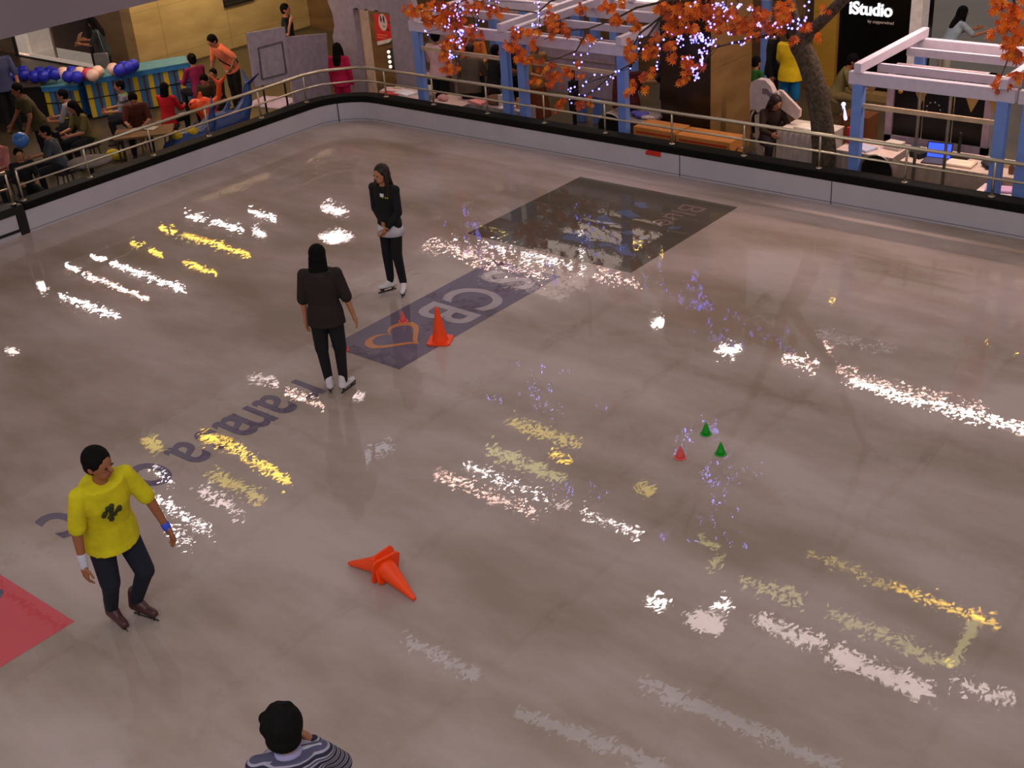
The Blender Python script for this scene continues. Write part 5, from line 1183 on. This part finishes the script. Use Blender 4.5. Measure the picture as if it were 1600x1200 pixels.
def leaf(mb, c, size):
    n = Vector((random.gauss(0, .5), -1+random.gauss(0, .4), random.gauss(.5, .5))).normalized(); t = Vector((random.gauss(0, .6), random.gauss(0, .3), -1)); x = n.cross(t).normalized(); y = x.cross(n).normalized()*-1
    if y.z > 0: y = -y
    v = [c-y*.45*size*.0]
    for px, py, o_ in leafpoly: v.append(c+x*px*size*.55+y*py*size*.55+n*(.08*size if o_ else 0))
    k = len(leafpoly); v.append(c-y*.3*size*.2)
    mb.cur = random.choice((0, 0, 0, 1, 1, 2, 3)); mb.add(v, [(0, i, i+1) for i in range(1, k)]+[(0, k, 1)])
m = MB()
clusters = [(645, 14, 14, 12, 22), (664, 22, 12, 12, 20), (690, 12, 26, 12, 46), (688, 34, 16, 14, 30), (668, 34, 8, 8, 8), (712, 30, 20, 20, 40), (718, 62, 14, 14, 26), (694, 84, 10, 12, 16), (705, 108, 14, 12, 24), (700, 66, 10, 10, 14), (745, 12, 18, 12, 20), (738, 50, 12, 14, 14), (752, 60, 6, 10, 6),
            (775, 15, 16, 10, 14), (806, 52, 9, 8, 9), (822, 50, 9, 8, 10), (800, 76, 12, 8, 14), (816, 82, 12, 10, 16), (832, 70, 6, 12, 8), (842, 52, 6, 6, 5), (862, 28, 10, 10, 16), (870, 42, 12, 8, 18), (885, 50, 10, 8, 10), (862, 56, 8, 6, 7), (906, 12, 6, 8, 8), (918, 62, 6, 8, 6), (812, 92, 9, 6, 9), (828, 96, 8, 8, 9),
            (845, 96, 5, 5, 4), (850, 110, 12, 6, 9), (868, 118, 10, 10, 12), (886, 108, 7, 6, 7), (834, 124, 8, 8, 7), (860, 132, 7, 4, 6), (911, 120, 4, 5, 3), (874, 164, 8, 8, 11), (905, 165, 6, 10, 8), (922, 160, 5, 10, 7), (865, 102, 7, 6, 5), (903, 100, 4, 4, 3), (892, 118, 6, 5, 5),
            (948, 12, 10, 12, 14), (962, 28, 12, 8, 16), (985, 28, 8, 6, 8), (972, 5, 8, 6, 6), (994, 42, 6, 8, 8), (980, 74, 8, 10, 14), (990, 90, 8, 8, 12), (1008, 82, 8, 8, 10), (1020, 78, 10, 10, 14), (1035, 10, 12, 10, 18), (1060, 22, 22, 16, 60), (1085, 15, 22, 14, 50), (1050, 45, 14, 10, 24), (1030, 60, 10, 6, 8),
            (1080, 45, 16, 12, 26), (1048, 72, 8, 6, 8), (1052, 88, 7, 6, 8), (1072, 98, 12, 12, 16), (1068, 125, 7, 6, 8), (1095, 104, 8, 7, 6), (1078, 112, 8, 8, 7), (1115, 18, 18, 14, 36), (1120, 42, 14, 8, 20), (1145, 25, 18, 14, 34), (1160, 45, 16, 8, 22), (1185, 30, 18, 16, 40), (1178, 56, 10, 6, 10),
            (1210, 42, 16, 10, 26), (1225, 15, 16, 12, 24), (1225, 30, 12, 10, 16), (1262, 42, 12, 8, 12), (1240, 62, 8, 5, 6), (1278, 60, 7, 6, 6), (1290, 18, 8, 6, 4), (1008, 120, 9, 9, 9), (1018, 118, 6, 8, 6), (986, 134, 6, 8, 5), (1008, 142, 6, 6, 5), (980, 146, 4, 4, 3),
            (1560, 10, 14, 10, 16), (1585, 22, 14, 18, 36), (1570, 40, 12, 10, 14), (1592, 55, 8, 14, 18), (1580, 70, 12, 8, 18), (1590, 90, 8, 10, 14), (1575, 88, 8, 5, 8), (1560, 128, 8, 8, 10), (1556, 142, 6, 6, 6), (1590, 118, 8, 10, 12), (1548, 52, 4, 6, 4), (1575, 134, 6, 6, 4)]
for cx_, cy_, rx, ry, n in clusters:
    for k in range(int(n*1.25)):
        Y = (YT-.1 if cx_ > 1500 else YB)+random.uniform(-.12, .12)
        leaf(m, aty(cx_+random.gauss(0, rx*.5), cy_+random.gauss(0, ry*.5), Y), random.uniform(.11, .17))
for pts, rad in branches[11:14]:
    for a, b in zip(pts, pts[1:]):
        for k in range(70): leaf(m, a.lerp(b, random.random())+Vector((random.gauss(0, .3), random.gauss(0, .25), random.gauss(0, .25))), random.uniform(.09, .13))
for k in range(140): leaf(m, Vector((random.gauss(-9.2, .9), random.gauss(14.8, .4), random.gauss(5.6, .5))), random.uniform(.09, .13))
kid(m.build('foliage', LEAF), tree)
# ---- fairy lights
FL_ = emis('blue_white_fairy_bulb', (120, 120, 255), 4.5); FL2 = emis('violet_white_fairy_bulb', (175, 140, 255), 3)
def bulb_mesh(material, r_):
    m = MB(); m.ball((0, 0, 0), r_, None, None, 8, 6); o = m.build('bulb_proto', material, None, True); me = o.data; bpy.data.objects.remove(o); return me
BULBS = [bulb_mesh(FL_, .013), bulb_mesh(FL_, .017), bulb_mesh(FL2, .011), bulb_mesh(FL2, .015)]
BULBS_UP = [bulb_mesh(emis('bright_fairy_bulb', (150, 140, 255), 42), .011), bulb_mesh(emis('bright_violet_fairy_bulb', (170, 150, 255), 26), .009)]
def fairy(label, pts, up=False):
    r = tag(empty('fairy_lights', pts[0]), label, 'fairy lights', 'blue white fairy lights wound through the maple tree')
    m = MB(); m.tube(pts, .004, 4) if len(pts) > 1 else None; kid(m.build('wire', M((30, 26, 30))), r)
    for p in pts[:100]:
        b = bpy.data.objects.new('bulb', random.choice(BULBS if not up else BULBS_UP)); C.objects.link(b); b.parent = r; b.location = Vector(p)-Vector(pts[0])
def cl(specs, Y=YB-.16):
    out = []
    for cx_, cy_, rx, ry, n in specs:
        for k in range(n): out.append(aty(cx_+random.gauss(0, rx*.5), cy_+random.gauss(0, ry*.5), Y+random.uniform(-.05, .05)))
    return out
fairy('dense fairy lights hanging in the leftmost maple foliage', cl([(690, 12, 12, 6, 7), (716, 20, 6, 16, 14), (722, 50, 6, 8, 16), (706, 62, 4, 4, 3), (720, 72, 5, 12, 8), (704, 88, 4, 8, 6), (712, 92, 6, 5, 3), (664, 50, 6, 4, 3), (705, 30, 20, 20, 10), (745, 30, 10, 22, 8)]))
fairy('sparse fairy lights strung between the left and middle foliage', cl([(775, 10, 20, 8, 6), (840, 8, 8, 6, 5), (842, 26, 3, 12, 4), (832, 38, 10, 6, 4), (805, 45, 12, 8, 3)]))
fairy('short line of fairy lights on the twig above the white panel', [B(x, y, YB-.1) for x, y in ((940, 60), (928, 68), (922, 72), (918, 84), (908, 86), (897, 85), (897, 98), (905, 106), (909, 97))])
fairy('fairy lights along the low twig in front of the back panel', [B(x, y, YB-.1) for x, y in ((985, 107), (967, 111), (962, 112), (954, 120), (958, 122), (948, 128), (949, 132), (940, 117), (936, 139), (926, 142), (914, 149), (905, 148), (898, 136), (892, 138), (888, 140), (891, 143), (888, 152), (890, 155), (893, 161), (916, 128), (911, 134), (929, 117))])
fairy('fairy lights on the leaves above the checked shirt person', [B(x, y, YB-.1) for x, y in ((1003, 57), (999, 57), (1000, 67), (998, 76), (1005, 77), (1037, 62), (1028, 70), (1031, 76), (1029, 87), (1027, 97), (1026, 103), (1027, 108), (1043, 50), (1050, 53), (1062, 27), (1072, 43))])
fairy('densest blue fairy lights cluster in front of the dark pillar', cl([(1092, 61, 12, 8, 34), (1065, 62, 6, 10, 9), (1110, 68, 9, 8, 16), (1098, 82, 8, 7, 12), (1075, 90, 8, 4, 6), (1095, 96, 6, 7, 9), (1086, 108, 8, 5, 7), (1089, 120, 5, 6, 8), (1125, 72, 6, 6, 5)]))
fairy('fairy lights in the upper foliage right of the pillar top', cl([(1082, 5, 4, 6, 3), (1120, 8, 10, 8, 8), (1135, 12, 8, 10, 10), (1152, 8, 6, 8, 8), (1115, 35, 6, 12, 7), (1138, 28, 10, 6, 4), (1140, 52, 6, 4, 5), (1170, 14, 6, 8, 4), (1184, 38, 5, 6, 5), (1210, 42, 12, 6, 5), (1155, 68, 14, 4, 5), (1170, 58, 4, 3, 2), (1200, 58, 10, 3, 3), (1252, 30, 9, 6, 9), (1232, 43, 6, 4, 3)]))
fairy('bare fairy lights climbing the right fork of the trunk', cl([(1262, 12, 4, 14, 6), (1250, 40, 4, 6, 3)], YT-.2))
# strings wound round the upper crown, which the ice mirrors
def up_to(px, py, Y):
    p = at(px, py); d = Vector((p.x, p.y, H)); t = Y/d.y; return Vector((d.x*t, Y, H*(t-1)))
def crown(label, specs, Y):
    pts = []
    for cx_, cy_, rx, ry, n in specs:
        for k in range(n): pts.append(up_to(cx_+random.gauss(0, rx*.5), cy_+random.gauss(0, ry*.5), Y+random.uniform(-.1, .1)))
    fairy(label, pts, True)
crown('fairy lights in the upper right crown, mirrored by the small green cones', [(1105, 668, 30, 12, 22), (1065, 700, 14, 30, 10), (1110, 745, 30, 25, 20), (1140, 730, 20, 40, 10), (1175, 735, 20, 15, 4), (1120, 790, 40, 30, 16), (1035, 835, 8, 8, 8), (1130, 840, 60, 20, 14)], 14.0)
crown('fairy lights in the upper left crown, mirrored beside the orange cone', [(770, 622, 12, 8, 12), (830, 615, 40, 16, 14), (880, 635, 60, 16, 8), (860, 570, 60, 16, 6), (940, 775, 40, 25, 8), (880, 765, 20, 12, 8)], 14.2)
